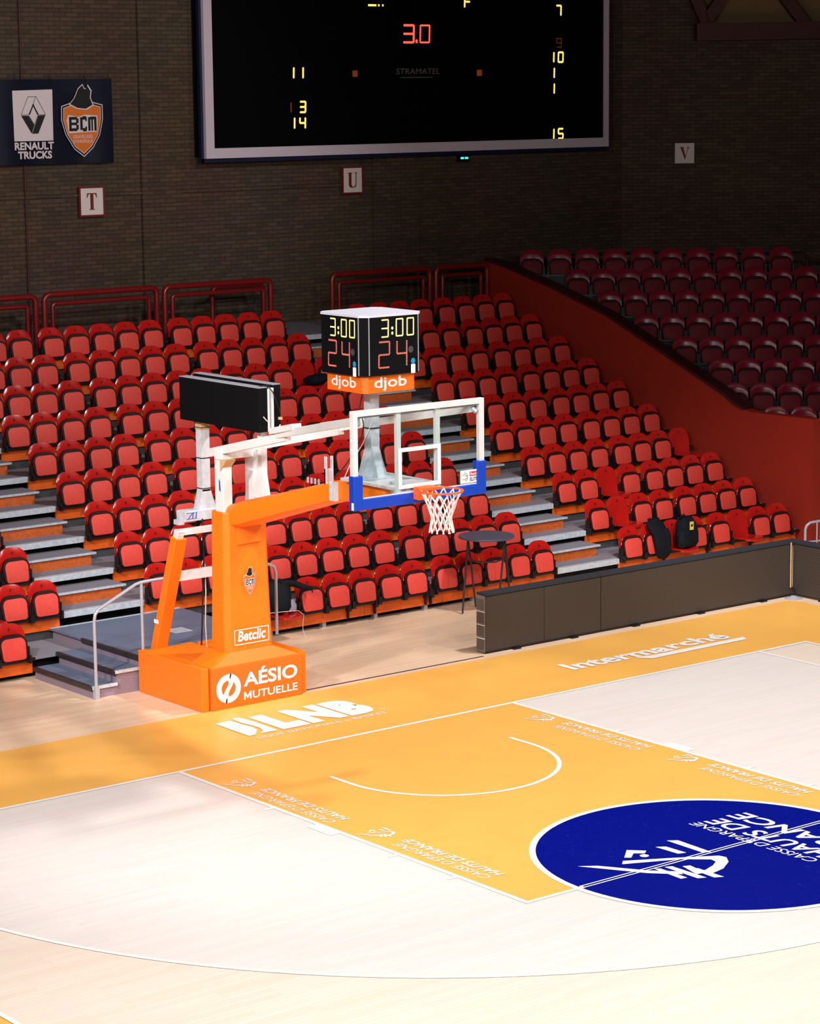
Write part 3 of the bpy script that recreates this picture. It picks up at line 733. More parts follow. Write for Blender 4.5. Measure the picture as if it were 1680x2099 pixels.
# diamond emblem: measured on the panel (crop pixels -> metres)
def bc(x, y): return (3.475 + (x - 175) / (705 - 175) * .725, 7.37 - (y - 288) / (950 - 288) * .817)
mb = MB()
def bpoly(pts, y): mb.flat([bc(*q) for q in pts], f3(y))
bpoly([(275, 620), (375, 620), (450, 750), (410, 855)], 13.612); bpoly([(505, 620), (605, 615), (500, 855), (415, 855)], 13.612)
bpoly([(440, 470), (455, 470), (395, 610), (375, 605)], 13.612); bpoly([(430, 480), (445, 470), (515, 610), (495, 615)], 13.612)
for a, b in (((275, 610), (375, 375)), ((375, 375), (485, 375)), ((485, 375), (605, 610)), ((275, 610), (380, 610)), ((500, 612), (605, 610)), ((385, 625), (450, 745)), ((500, 620), (450, 735)), ((440, 475), (478, 380))):
    p0 = Vector(bc(*a)); p1 = Vector(bc(*b)); d = (p1 - p0).normalized() * .004; n = Vector((-d.y, d.x))
    mb.flat([tuple(p0 + n), tuple(p1 + n), tuple(p1 - n), tuple(p0 - n)], f3(13.611))
bp(mb, 'diamond_emblem', 'bblk')
mb = MB(); lettering(mb, 'RENAULT', (3.475, 13.612, 6.41), (.725, 0, 0), (0, 0, .125), bold=.035); lettering(mb, 'TRUCKS', (3.53, 13.612, 6.265), (.63, 0, 0), (0, 0, .125), bold=.035)
bp(mb, 'lettering', 'bwhite')
def crest(parent, fn, layer, orgsub, mo='borange', mk='bblk', mw='bwhite', small=True, full=True):
    """shield in a box -0.5..0.5 wide, -0.72..0.45 high; fn(a, b, depth)->3d"""
    sh = [(-.48, .28), (-.22, .36), (0, .40), (.25, .36), (.5, .30), (.5, 0), (.42, -.32), (.25, -.58), (.03, -.76), (-.2, -.60), (-.40, -.30), (-.49, 0)]
    sc = lambda s: [((a - .01) * s + .01, (b + .12) * s - .12) for a, b in sh]
    for i, (s, m) in enumerate(((1.0, mw), (.965, mk), (.90, mw if full else mo), (.875, mo))):
        mb = MB(); mb.flat(sc(s), lambda a, b: fn(a, b, i)); orgsub(mb, 'shield_layer', m, parent)
    # plain cocked hat on top of the shield
    hat = [(-.27, .32), (-.16, .44), (-.07, .62), (.03, .70), (.07, .62), (.11, .62), (.14, .69), (.22, .58), (.20, .44), (.26, .30), (.1, .22), (-.1, .24)]
    mb = MB(); mb.flat([((a) * 1.12, (b - .45) * 1.1 + .45) for a, b in hat], lambda a, b: fn(a, b, 5)); orgsub(mb, 'hat_outline', mw, parent)
    mb = MB(); mb.flat(hat, lambda a, b: fn(a, b, 6)); orgsub(mb, 'hat', mk, parent)
    o0 = Vector(fn(0, 0, 7)); 
    def lt(body, x, z, w_, h_, d, m, **k):
        mb = MB(); p = Vector(fn(x, z, d)); lettering(mb, body, p, Vector(fn(x + w_, z, d)) - p, Vector(fn(x, z + h_, d)) - p, **k); orgsub(mb, 'lettering', m, parent)
    mb = MB(); mb.flat([(-.36, -.06), (-.37, -.02), (-.33, .10), (-.08, .06), (.06, .10), (.36, .08), (.37, -.02), (.35, -.25), (-.32, -.27)], lambda a, b: fn(a, b, 7)); orgsub(mb, 'lettering_back', mw, parent)
    mb = MB()   # block letters B C M
    for q in ((-.31, -.25, -.23, .06), (-.25, -.12, .0, .06), (-.25, -.12, -.11, -.055), (-.25, -.12, -.23, -.17), (-.145, -.085, -.07, .03), (-.145, -.085, -.20, -.10),
              (-.05, .01, -.21, .05), (.01, .10, .0, .07), (.01, .10, -.24, -.17), (.07, .11, -.03, .05), (.07, .11, -.22, -.14),
              (.14, .195, -.23, .05), (.195, .33, .0, .06), (.215, .255, -.23, .0), (.285, .34, -.23, .04)):
        mb.flat([(q[0], q[2]), (q[1], q[2]), (q[1], q[3]), (q[0], q[3])], lambda a, b: fn(a, b, 8 + .05 * (len(mb.f) % 7)))
    orgsub(mb, 'lettering', mk, parent)
    lt('GRAVELINES', -.22, -.38, .46, .075, 8, mw); lt('DUNKERQUE', -.22, -.48, .46, .075, 8, mw)
crest(ban, lambda a, b, d: (4.745 + a * .80, 13.614 - .0008 * d, 6.88 + b * .80), None, lambda mb, n, m, p: bp(mb, n, m, p))
for x in (2.2, 2.9, 3.55, 4.2, 4.85, 5.3):
    bp(MB().tube([(x, 13.64, 7.50), (x + .02, 13.72, 7.62)], .005, 5), 'tie_cord', 'bblk')
MB().box(3.9, 4.95, 13.72, 13.8, 8.82, 9.6).build('wall_panel', M['brick'], wall_back)
# ---- roof truss, top right
tr = thing('roof_truss', 'dark red roof truss beam with diagonal struts, top right corner', 'beam', (19, 12, 8))
o = Vector((19, 12, 8))
def cpt(u, v, off): return on_corner(u, v, off) - o
a, b = cpt(1425, 66, .5), cpt(1760, 60, .5)
MB().bar(a, b, .3, .33).build('bottom_chord', M['beam'], tr)
for (u0, v0, u1, v1) in ((1400, -60, 1447, 52), (1500, -40, 1440, 52), (1580, -40, 1650, 52)):
    MB().bar(cpt(u0, v0, .5), cpt(u1, v1, .5), .2, .2).build('strut', M['beam'], tr)
p0 = on_corner(1435, 60, .2); me = MB()
me.bar(on_corner(1435, 15, .12), on_corner(1800, 10, .12), .05, 1.1).build('roof_panel', M['beige'], wall_corner)
wp = wall_corner.children[-1] if wall_corner.children else None
for c in wall_corner.children: c.matrix_parent_inverse = (Matrix.Translation((17.0, 13.8, 0)) @ Matrix.Rotation(CA, 4, 'Z')).inverted()

# ================================================================== the hoop
hoop = thing('basketball_hoop', 'orange padded portable basketball stand with glass backboard, blue padding and net', 'hoop', (0, 2.4, 0))
HO = (0, 2.4, 0)
def hp(mb, name, m, parent=hoop, **k): return sp(mb, name, m, parent, HO, **k)
# base
hp(MB().box(-.77, -.66, 2.06, 3.47, 0, .535), 'base_side_pad', 'pad', bevel=.012)
hp(MB().box(.70, .80, 2.10, 3.47, 0, .53), 'base_side_pad', 'pad', bevel=.012)
fp = hp(MB().box(-.645, .69, 2.03, 2.10, 0, .52), 'base_front_pad', 'padp', bevel=.01)
hp(MB().box(-.66, .70, 2.11, 3.46, .03, .42), 'base_ballast', 'pad')
hp(MB().prism([(-.66, 2.42), (-.66, 3.40), (-.02, 3.40), (-.02, 2.62), (-.30, 2.42)], lambda a, b, t: (a, b, t), .42, .535), 'base_top_pad', 'pad', bevel=.012)
hp(MB().box(.06, .69, 2.7, 3.40, .42, .53), 'base_top_pad', 'pad', bevel=.012)
# sloped collar and column pad
def loft(rings):
    mb = MB(); n = len(rings[0]); vs = [q for r_ in rings for q in r_]; fs = []
    for i in range(len(rings) - 1):
        for k in range(n): fs.append((i * n + k, i * n + (k + 1) % n, (i + 1) * n + (k + 1) % n, (i + 1) * n + k))
    fs += [tuple(range(n))[::-1], tuple((len(rings) - 1) * n + k for k in range(n))]
    return mb.add(vs, fs)
def oct_(hx, y0, y1, z, ch=.06, cx=0):
    return [(cx - hx, y0 + ch, z), (cx - hx + ch, y0, z), (cx + hx - ch, y0, z), (cx + hx, y0 + ch, z), (cx + hx, y1 - .02, z), (cx + hx - .02, y1, z), (cx - hx + .02, y1, z), (cx - hx, y1 - .02, z)]
hp(loft([oct_(.655, 2.035, 2.5, .52, .02, .02), oct_(.36, 2.12, 2.5, .66, .06)]), 'base_collar_pad', 'pad', bevel=.006)
colp = hp(loft([oct_(.352, 2.12, 2.47, .655), oct_(.335, 2.14, 2.46, 1.4), oct_(.315, 2.15, 2.46, 2.36)]), 'column_pad', 'pad', bevel=.01)
flap = MB().prism([(-.17, 1.96), (-.16, 2.30), (.19, 2.30), (.18, 1.97)], lambda a, b, t: (a, t, b), 2.118, 2.146)
me = hp(flap, 'pad_flap', 'pad', bevel=.006)
# rolled pad under the arm
mb = MB()
def armsec(y, zc, hh, hw):
    return [(hw * math.cos(t), y, zc + hh * math.sin(t)) for t in [2 * PI * (k + .5) / 12 for k in range(12)]]
def sq(y, zc, hh, hw, e=.5):
    pts = []
    for k in range(16):
        t = 2 * PI * (k + .5) / 16; c, s_ = math.cos(t), math.sin(t)
        pts.append((hw * math.copysign(abs(c) ** e, c), y, zc + hh * math.copysign(abs(s_) ** e, s_)))
    return pts
arm = hp(loft([sq(2.46, 2.24, .10, .22), sq(2.38, 2.27, .14, .26), sq(2.0, 2.36, .16, .26), sq(1.1, 2.60, .14, .25), sq(.2, 2.84, .125, .24), sq(-.05, 2.88, .125, .24), sq(-.82, 2.94, .085, .20), sq(-.90, 2.95, .07, .18)]), 'arm_pad', 'pad', smooth=35)
# steel nose that carries the board
hp(MB().box(-.17, .17, -1.16, -.88, 2.93, 3.09), 'nose_box', 'dull', bevel=.008)
hp(MB().box(-.30, .34, -1.12, -.15, 3.03, 3.06), 'arm_top_plate', 'dull')
hp(MB().box(-.32, .34, -1.19, -1.13, 2.92, 3.02), 'nose_crossbar', 'dull')
mb = MB(); mb.box(-.2, -.1, .27, .29, 2.90, 3.10); mb.box(-.2, -.185, .25, .29, 2.90, 3.24); mb.box(-.115, -.1, .25, .29, 2.90, 3.24)
hp(mb, 'ball_bracket', 'dull')
hp(MB().box(-.275, -.235, -.02, .10, 2.77, 2.98), 'arm_latch', 'dull')
for i in range(4): hp(MB().box(-.2, -.185, .4 + .07 * i, .42 + .07 * i, 2.90, 2.965), 'bolt', 'silver')
# upper posts and tie bars
for sx in (-1, 1):
    hp(MB().box(sx * .22 - .065, sx * .22 + .065, 2.22, 2.40, 2.3, 3.06 if sx < 0 else 3.06), 'upper_post', 'white', bevel=.008)
    hp(MB().bar((sx * .20, 2.62, 3.03), (sx * .38, .75, 3.44), .09, .10), 'tie_bar', 'white')
    hp(MB().bar((sx * .37, .95, 3.44), (sx * .80, -1.14, 3.84), .075, .085), 'tie_bar', 'white')
    hp(MB().bar((sx * .36, 1.05, 3.47), (sx * .46, .45, 3.59), .12, .07), 'splice_plate', 'white')
    hp(MB().tube([(sx * .80, -1.14, 3.84), (sx * .83, -1.18, 3.80)], .03, 8), 'pivot', 'silver')
hp(MB().box(-.30, .30, 2.24, 2.38, 2.99, 3.12), 'post_crossbar', 'white', bevel=.008)
hp(MB().prism([(2.12, 2.34), (2.44, 2.34), (2.40, 2.62), (2.22, 2.72)], lambda a, b, t: (t, a, b), .165, .275), 'post_gusset', 'white')
hp(MB().prism([(2.26, 2.86), (2.26, 3.0), (2.12, 3.0)], lambda a, b, t: (t, a, b), -.30, -.16), 'post_gusset', 'timber')
mb = MB(); mb.flat([(2.225, 2.60), (2.26, 2.62), (2.26, 2.76), (2.235, 2.73)], lambda a, b: (-.287, a + .05, b)); hp(mb, 'maker_sticker', 'skin')
# rear legs, cross bars, rear plate
for sx in (-1, 1):
    hp(MB().bar((sx * .50, 3.42, .50), (sx * .44, 2.98, 1.97), .12, .17, (1, 0, 0)), 'rear_leg_pad', 'pad', bevel=.01)
    hp(MB().bar((sx * .45, 3.0, 1.94), (sx * .44, 2.96, 2.06), .09, .09, (1, 0, 0)), 'rear_leg', 'white')
hp(MB().box(-.49, .49, 2.93, 3.01, 2.00, 2.07), 'rear_crossbar', 'white')
hp(MB().bar((-.47, 3.13, 1.46), (.47, 3.13, 1.46), .06, .12), 'rear_crossbar', 'white')
MBx = MB().flat([(-.053, 0), (.053, 0), (.053, .05), (-.053, .05)], lambda a, b: (-.575, 3.335 + a, .86 + b)); hp(MBx, 'leg_sticker', 'print')
hp(MB().bar((.05, 2.62, .45), (.12, 2.48, .70), .05, .05), 'base_strut', 'dull')
# print on the pads
mb = MB(); Yp = 2.026
def ring2(cx, cz, r0, r1, a0=0, a1=360, n=40):
    A = [R(a0 + (a1 - a0) * i / n) for i in range(n + 1)]
    mb.ring([(cx + r1 * math.cos(t), cz + r1 * math.sin(t)) for t in A], [(cx + r0 * math.cos(t), cz + r0 * math.sin(t)) for t in A], f3(Yp), closed=False)
ring2(-.405, .25, .10, .178, 75, 262); ring2(-.405, .25, .10, .178, 255, 442)
for k in range(14):
    t0, t1 = -1 + 2 * k / 14, -1 + 2 * (k + 1) / 14
    s0, s1 = (.035 * math.sin(t0 * 2.6), .035 * math.sin(t1 * 2.6))
    mb.flat([(-.405 + s0 - .035, .25 + .12 * t0), (-.405 + s0 + .035, .25 + .12 * t0), (-.405 + s1 + .035, .25 + .12 * t1), (-.405 + s1 - .035, .25 + .12 * t1)], f3(Yp - .0005))
lettering(mb, 'AÉSIO', (-.185, Yp, .235), (.80, 0, 0), (0, 0, .215), bold=.028)
lettering(mb, 'UTUELLE', (-.055, Yp, .075), (.67, 0, 0), (0, 0, .095), bold=.018)
mb.flat([(-.185 + a * .112, .075 + b * .095) for a, b in ((0, 0), (0, 1), (.22, 1), (.5, .48), (.78, 1), (1, 1), (1, 0), (.78, 0), (.78, .6), (.56, .16), (.44, .16), (.22, .6), (.22, 0))], f3(Yp))
hp(mb, 'sponsor_lettering', 'print')
mb = MB(); Yc = 2.118
fcol = lambda a, b: (a, 2.112 + .017 * (b - .655), b)
bx0, bx1, bz0, bz1 = -.245, .265, .735, .925; e = .011
for q in ([(bx0, bz0), (bx1, bz0), (bx1, bz0 + e), (bx0, bz0 + e)], [(bx0, bz1 - e), (bx1, bz1 - e), (bx1, bz1), (bx0, bz1)], [(bx0, bz0), (bx0 + e, bz0), (bx0 + e, bz1), (bx0, bz1)], [(bx1 - e, bz0), (bx1, bz0), (bx1, bz1), (bx1 - e, bz1)]): mb.flat(q, fcol)
o_ = Vector(fcol(-.195, .775)); lettering(mb, 'Betclic', o_, (.41, 0, 0), Vector(fcol(-.195, .905)) - o_, bold=.03, shear=.15)
hp(mb, 'sponsor_lettering', 'print')
crest(hoop, lambda a, b, d: (.0 + a * .175, fcol(0, 1.5 + b * .22)[1] - .0006 * (d + 1), 1.51 + b * .235), None, lambda mb, n, m, p: hp(mb, 'crest_' + n, m, p), mo='padp', mw='print')
# backboard
BY = -1.2
bb = hp(MB().box(-.90, .90, BY, BY + .012, 2.90, 3.95), 'backboard_glass', 'glass')
def bbp(mb, name, m, **k):
    mb.v = [(a - HO[0], b - HO[1], c - HO[2]) for a, b, c in mb.v]; o = mb.build(name, M[m], bb, **k); return o
bbp(MB().box(-.91, .91, BY - .012, BY + .05, 3.895, 3.955), 'frame_bar', 'white')
bbp(MB().box(-.91, .91, BY - .012, BY + .05, 2.895, 2.95), 'frame_bar', 'white')
for sx in (-1, 1):
    a, b = sorted((sx * .91, sx * .85)); bbp(MB().box(a, b, BY - .012, BY + .05, 2.95, 3.895), 'frame_bar', 'white')
    a, b = sorted((sx * .30, sx * .245)); bbp(MB().box(a, b, BY + .014, BY + .06, 2.95, 3.895), 'support_bar', 'white')
    a, b = sorted((sx * .925, sx * .80)); bbp(MB().box(a, b, BY - .03, BY + .06, 2.88, 3.255), 'board_pad', 'blue', bevel=.008)
    a, b = sorted((sx * .295, sx * .25)); bbp(MB().box(a, b, BY - .006, BY - .001, 3.05, 3.50), 'target_line', 'print')
bbp(MB().box(-.80, .80, BY - .03, BY + .06, 2.88, 3.0), 'board_pad', 'blue', bevel=.008)
bbp(MB().box(-.80, .80, BY - .008, BY - .001, 3.0, 3.012), 'inner_edge', 'print')
bbp(MB().box(-.25, .25, BY - .006, BY - .001, 3.455, 3.50), 'target_line', 'print'); bbp(MB().box(-.25, .25, BY - .006, BY - .001, 3.05, 3.095), 'target_line', 'print')
bbp(MB().box(-.85, .85, BY + .05, BY + .07, 3.865, 3.89), 'rear_light_strip', 'silver')
bbp(MB().box(-.929, -.925, BY - .025, BY + .01, 2.89, 2.97), 'pad_sticker', 'print')
bbp(MB().box(.57, .83, BY - .009, BY - .004, 3.02, 3.165), 'league_sticker', 'print')
bbp(MB().box(.70, .815, BY - .011, BY - .009, 3.095, 3.145), 'sticker_red_field', 'stred')
mb = MB(); lettering(mb, 'Betclic', (.71, BY - .012, 3.105), (.095, 0, 0), (0, 0, .03), bold=.02); bbp(mb, 'sticker_lettering', 'print')
mb = MB(); lettering(mb, 'ELITE', (.705, BY - .012, 3.04), (.105, 0, 0), (0, 0, .04), bold=.015); bbp(mb, 'sticker_lettering', 'sblue')
mb = MB()
for (c0, c1, r_) in ((.62, 3.09, .05),): 
    mb.tube([(c0 + r_ * math.cos(t), BY - .011, c1 + r_ * math.sin(t)) for t in [R(q) for q in range(-70, 100, 17)]], .0025, 4)
    mb.tube([(c0 - .02 + .05 * q, BY - .011, c1 + .02 + .012 * math.sin(q * 4)) for q in (0, .3, .6, 1, 1.3)], .0025, 4)
    mb.tube([(c0 - .02 + .05 * q, BY - .011, c1 - .02 - .01 * math.sin(q * 4)) for q in (0, .3, .6, 1, 1.3)], .0025, 4)
bbp(mb, 'sticker_ball', 'grey')
# rim
RC = Vector((0, -1.575, 3.05))
hp(MB().box(-.12, .12, -1.34, -1.23, 2.925, 3.065), 'rim_mount', 'rim', bevel=.01)
mb = MB(); mb.tube([(RC.x + .234 * math.cos(2 * PI * i / 40), RC.y + .234 * math.sin(2 * PI * i / 40), RC.z) for i in range(40)], .012, 8, closed=True)
rim = hp(mb, 'rim', 'rim', smooth=60)
hp(MB().prism([(-.12, -1.30), (.12, -1.30), (.16, -1.40), (-.16, -1.40)], lambda a, b, t: (a, b, t), 3.035, 3.06), 'rim_plate', 'rim')
mb = MB()
def nr(t): return .222 - .115 * min(1, t / .62) ** .8 + (.028 * ((t - .62) / .38) ** 1.5 if t > .62 else 0)
NL = .45
for i in range(12):
    for sgn in (-1, 1):
        pts = []
        for j in range(0, 15):
            t = j / 14; ang = 2 * PI * i / 12 + sgn * PI / 12 * (t * 5.2) + .25
            r_ = nr(t) + .004 * sgn
            pts.append((RC.x + r_ * math.cos(ang), RC.y + r_ * math.sin(ang), RC.z - .005 - NL * t))
        mb.tube(pts, .0068, 5)
hp(mb, 'net', 'net', smooth=60)

# ================================================================== shot clock on its mast
SO = (-.06, -.40, 3.06)
sc_ = thing('shot_clock', 'four-sided black shot clock on steel mast above the backboard, showing 24', 'clock', SO)
def cp(mb, name, m, parent=sc_, **k): return sp(mb, name, m, parent, SO, **k)
cx, cy, hw, ch = -.06, -.42, .42, .08
def octp(h, c): return [(cx - h, cy - h + c), (cx - h + c, cy - h), (cx + h - c, cy - h), (cx + h, cy - h + c), (cx + h, cy + h - c), (cx + h - c, cy + h), (cx - h + c, cy + h), (cx - h, cy + h - c)]
cp(MB().prism(octp(hw, ch), lambda a, b, t: (a, b, t), 4.26, 4.90), 'clock_housing', 'bblack')
cp(MB().prism(octp(hw + .006, ch), lambda a, b, t: (a, b, t), 4.90, 4.925), 'clock_roof', 'roofw')
cp(MB().box(cx + hw - ch - .004, cx + hw - ch + .004, cy - hw - .006, cy - hw + .002, 4.27, 4.90), 'corner_trim', 'silver')
for (a, b) in ((cx - hw + ch, cy - hw - .002), (cx - hw - .002, cy - hw + ch)):
    cp(MB().box(a - .004, a + .004, b - .004, b + .004, 4.27, 4.90), 'corner_trim', 'silver')
def face_digits(org, u):
    u = Vector(u); org = Vector(org)
    def D_(ch, a, b, w_, h_, m, th, dots=0):
        mb = MB(); sevenseg(mb, ch, org + u * a + Vector((0, 0, b)), u * w_, (0, 0, h_), th, .03, dots); cp(mb, 'digit', m)
    D_('3', .222, .41, .09, .185, 'lyel', .075); D_('0', .424, .41, .09, .185, 'lyel', .075); D_('0', .575, .41, .088, .185, 'lyel', .075)
    mb = MB()
    for z_ in (.445, .50):
        c_ = org + u * .370 + Vector((0, 0, z_)); mb.add([c_ + u * (.014 * math.cos(q)) + Vector((0, 0, .017 * math.sin(q))) for q in [2 * PI * k / 10 for k in range(10)]], [tuple(range(10))])
    cp(mb, 'colon', 'lyel')
    D_('2', .18, .075, .145, .28, 'lred2', .1, 1); D_('4', .43, .075, .135, .28, 'lred2', .1, 1)
    for k, (a, b, rr_, m) in enumerate(((.625, .25, .035, 'grey'), (.655, .12, .03, 'stickc'))):
        c_ = org + u * a + Vector((0, 0, b)); mb = MB(); mb.add([c_ + u * (rr_ * math.cos(q)) + Vector((0, 0, rr_ * 1.1 * math.sin(q))) for q in [2 * PI * k_ / 16 for k_ in range(16)]], [tuple(range(16))]); cp(mb, 'sticker', m)
    c_ = org + u * .655 + Vector((0, 0, .035)); mb = MB(); mb.add([c_ + u * a + Vector((0, 0, b)) for a, b in ((-.03, -.05), (.03, -.05), (.03, .05), (-.03, .05))], [(0, 1, 2, 3)]); cp(mb, 'sticker', 'print')
face_digits((cx - hw + .03, cy - hw - .004, 4.27), (1, 0, 0))
face_digits((cx - hw - .004, cy + hw - .03, 4.27), (0, -1, 0))
sk = .365
cp(MB().prism(octp(sk, .05), lambda a, b, t: (a, b, t), 4.065, 4.265), 'sponsor_skirt', 'padp')
for (org, u) in (((cx - sk + .13, cy - sk - .004, 4.082), Vector((1, 0, 0))), ((cx - sk - .004, cy + sk - .13, 4.082), Vector((0, -1, 0)))):
    mb = MB(); lettering(mb, 'djob', org, u * .45, (0, 0, .155), bold=.012); cp(mb, 'skirt_lettering', 'print')
cp(MB().box(-.10, .02, -.46, -.34, 3.08, 4.11), 'mast', 'galv')
cp(MB().box(-.22, .14, -.58, -.22, 3.062, 3.085), 'mast_base_plate', 'galv')
for (dx, dy) in ((1, 0), (-1, 0), (0, 1), (0, -1)):
    px0, py0 = -.04 + dx * .06, -.40 + dy * .06; qx, qy = -.04 + dx * .17, -.40 + dy * .17
    mb = MB(); n_ = Vector((-dy, dx, 0)) * .05
    P = [Vector((px0, py0, 3.085)), Vector((qx, qy, 3.085)), Vector((px0, py0, 3.42))]
    mb.add([q + n_ for q in P] + [q - n_ for q in P], [(0, 1, 2), (5, 4, 3), (0, 3, 4, 1), (1, 4, 5, 2), (2, 5, 3, 0)]); cp(mb, 'mast_gusset', 'galv')
for z_ in (3.62, 4.04): cp(MB().box(-.108, .028, -.468, -.332, z_, z_ + .012), 'cable_tie', 'cable')
cp(MB().tube([(-.11, -.36, 4.1), (-.13, -.3, 3.85), (-.10, -.33, 3.66), (-.11, -.30, 3.5), (-.17, -.1, 3.2), (-.2, .1, 3.0)], .007, 5), 'cable', 'cable', smooth=60)
cp(MB().tube([(-.10, -.46, 3.66), (-.14, -.36, 3.45), (-.2, -.2, 3.2), (-.22, -.1, 3.02)], .006, 5), 'cable', 'cablew', smooth=60)

# ================================================================== double LED display on the rear masts
LO = (.18, 3.3, 2.07)
ld = thing('display_panel', 'double-sided black LED display carried on white masts behind the hoop', 'display', LO)
def lp(mb, name, m, parent=ld, **k): return sp(mb, name, m, parent, LO, **k)
lp(MB().box(.0, .13, 1.86, 3.57, 3.33, 3.86), 'screen', 'bblack', bevel=.006)
lp(MB().box(.24, .35, 1.90, 3.61, 3.33, 3.88), 'screen', 'bblack', bevel=.006)
lp(MB().box(.13, .24, 2.0, 3.55, 3.80, 3.83), 'frame_bar', 'white'); lp(MB().box(.135, .16, 1.86, 1.92, 3.34, 3.84), 'frame_bar', 'white'); lp(MB().box(.20, .235, 1.88, 1.94, 3.34, 3.85), 'frame_bar', 'white')
lp(MB().box(.13, .24, 1.88, 1.92, 3.33, 3.36), 'frame_bar', 'white')
lp(MB().box(.0, .13, 1.86, 3.57, 3.861, 3.869), 'top_trim', 'silver'); lp(MB().box(.24, .35, 1.90, 3.61, 3.881, 3.889), 'top_trim', 'silver')
lp(MB().box(.14, .22, 2.02, 2.10, 2.55, 3.36), 'front_mast', 'white')
lp(MB().prism([(1.94, 2.50), (2.26, 2.50), (2.12, 2.85), (2.02, 2.85)], lambda a, b, t: (t, a, b), .148, .212), 'mast_gusset', 'white')
lp(MB().box(.09, .21, 3.24, 3.36, 2.45, 3.22), 'rear_mast', 'dull')
lp(MB().box(.085, .215, 3.235, 3.365, 3.22, 3.335), 'timber_block', 'timber')
lp(MB().prism([(-.13, 2.19), (.15, 2.19), (.06, 2.47), (-.06, 2.47)], lambda a, b, t: (.15 + a, t, b), 3.24, 3.36), 'mast_gusset', 'dull')
lp(MB().box(-.20, .42, 3.20, 3.40, 2.10, 2.23), 'mounting_box', 'dull', bevel=.008)
lp(MB().box(-.28, -.20, 3.22, 3.34, 2.07, 2.13), 'clamp', 'dull'); lp(MB().box(.28, .44, 3.0, 3.3, 2.07, 2.12), 'clamp', 'timber')
for z_ in (2.48, 2.86, 3.24): lp(MB().box(.084, .216, 3.234, 3.366, z_, z_ + .01), 'cable_tie', 'cable')
mb = MB()
for (a, b) in ((-.06, .0), (.0, .012), (.05, .06)):
    mb.flat([(-.10 + a, 2.14), (-.10 + a + .014, 2.14), (-.10 + b + .014, 2.205), (-.10 + b, 2.205)], f3(3.198))
mb.flat([(-.18, 2.205), (-.02, 2.205), (-.02, 2.211), (-.18, 2.211)], f3(3.198)); mb.flat([(-.18, 2.132), (-.02, 2.132), (-.02, 2.138), (-.18, 2.138)], f3(3.198))
lp(mb, 'sticker', 'skin')
lp(MB().tube([(.05, 1.99, 3.86), (.16, 1.9, 3.885), (.22, 1.87, 3.8), (.33, 1.885, 3.55)], .007, 5), 'cable', 'cable', smooth=60)
lp(MB().box(.31, .345, 1.86, 1.9, 3.46, 3.49), 'plug', 'timber'); lp(MB().tube([(.25, 1.89, 3.33), (.30, 1.88, 3.36), (.325, 1.88, 3.40)], .008, 5), 'cable', 'cablew', smooth=60); lp(MB().tube([(.06, 1.85, 3.52), (.09, 1.84, 3.48), (.13, 1.85, 3.45)], .006, 5), 'cable', 'cablew', smooth=60)
# cables hanging from the rear plate
mb = MB().tube([(.05, 3.2, 2.12), (.045, 3.18, 1.6), (.02, 3.18, 1.2), (.02, 3.2, .9), (.0, 3.22, .45)], .010, 6)
lp(mb, 'hanging_cable', 'cable', smooth=60)
mb = MB().tube([(.06, 3.18, 1.55), (.05, 3.16, 1.2), (.04, 3.17, .8), (.06, 3.18, .45)], .007, 6)
lp(mb, 'hanging_cable', 'cablew', smooth=60)

# ================================================================== entry steps and landing
st = thing('entry_steps', 'grey landing with two side steps left of the orange hoop base', 'steps', (0, 4.2, 0))
def stp(mb, name, m, parent=st, **k): return sp(mb, name, m, parent, (0, 4.2, 0), **k)
SX = -1.42
stp(MB().box(SX + .02, -.70, 3.52, 4.92, 0, .125), 'step_body', 'lilac'); stp(MB().box(SX, -1.04, 3.50, 4.93, .125, .15), 'tread', 'landing'); stp(MB().box(SX - .005, SX + .035, 3.495, 4.935, .105, .155), 'tread_edge', 'tleg')
stp(MB().box(SX + .0, -1.06, 3.49, 3.52, .12, .158), 'tread_edge', 'galv')
stp(MB().box(-1.06, -.70, 3.52, 4.90, .125, .275), 'step_body', 'lilac'); stp(MB().box(-1.09, -.70, 3.50, 4.92, .275, .30), 'tread', 'landing'); stp(MB().box(-1.095, -1.055, 3.495, 4.92, .255, .305), 'tread_edge', 'tleg')
stp(MB().box(-1.09, -.70, 3.49, 3.52, .27, .308), 'tread_edge', 'galv')
stp(MB().box(-.70, 1.28, 3.55, 5.66, 0, .405), 'landing_body', 'lilac'); stp(MB().box(-.73, 1.30, 3.53, 5.70, .405, .43), 'landing_top', 'landing')
stp(MB().box(-.735, -.695, 3.525, 4.9, .385, .436), 'tread_edge', 'tleg'); stp(MB().box(-.72, 1.28, 5.66, 5.70, .43, .437), 'tread_edge', 'galv')
stp(MB().box(.35, .62, 4.35, 4.62, .43, .4335), 'hatch_cover', 'galv')
hr = thing('handrail', 'thin steel tube handrail rising over the entry steps', 'handrail', (-1.3, 3.47, 0))
def hrp(mb, n, m='silver', **k): return sp(mb, n, m, hr, (-1.3, 3.47, 0), smooth=60, **k)
hrp(MB().tube([(-1.385, 3.46, 0), (-1.385, 3.46, .98), (-1.37, 3.46, 1.06), (-1.32, 3.46, 1.12), (-.78, 3.46, 1.36), (-.70, 3.46, 1.375), (-.55, 3.46, 1.38), (1.22, 3.46, 1.36), (1.30, 3.46, 1.32), (1.325, 3.46, 1.24), (1.325, 3.46, .43)], .021, 10), 'rail_tube')
hrp(MB().tube([(-.70, 3.46, .02), (-.70, 3.46, 1.37)], .02, 10), 'post')
hrp(MB().box(-1.41, -1.35, 3.44, 3.50, 0, .15), 'foot_clamp')

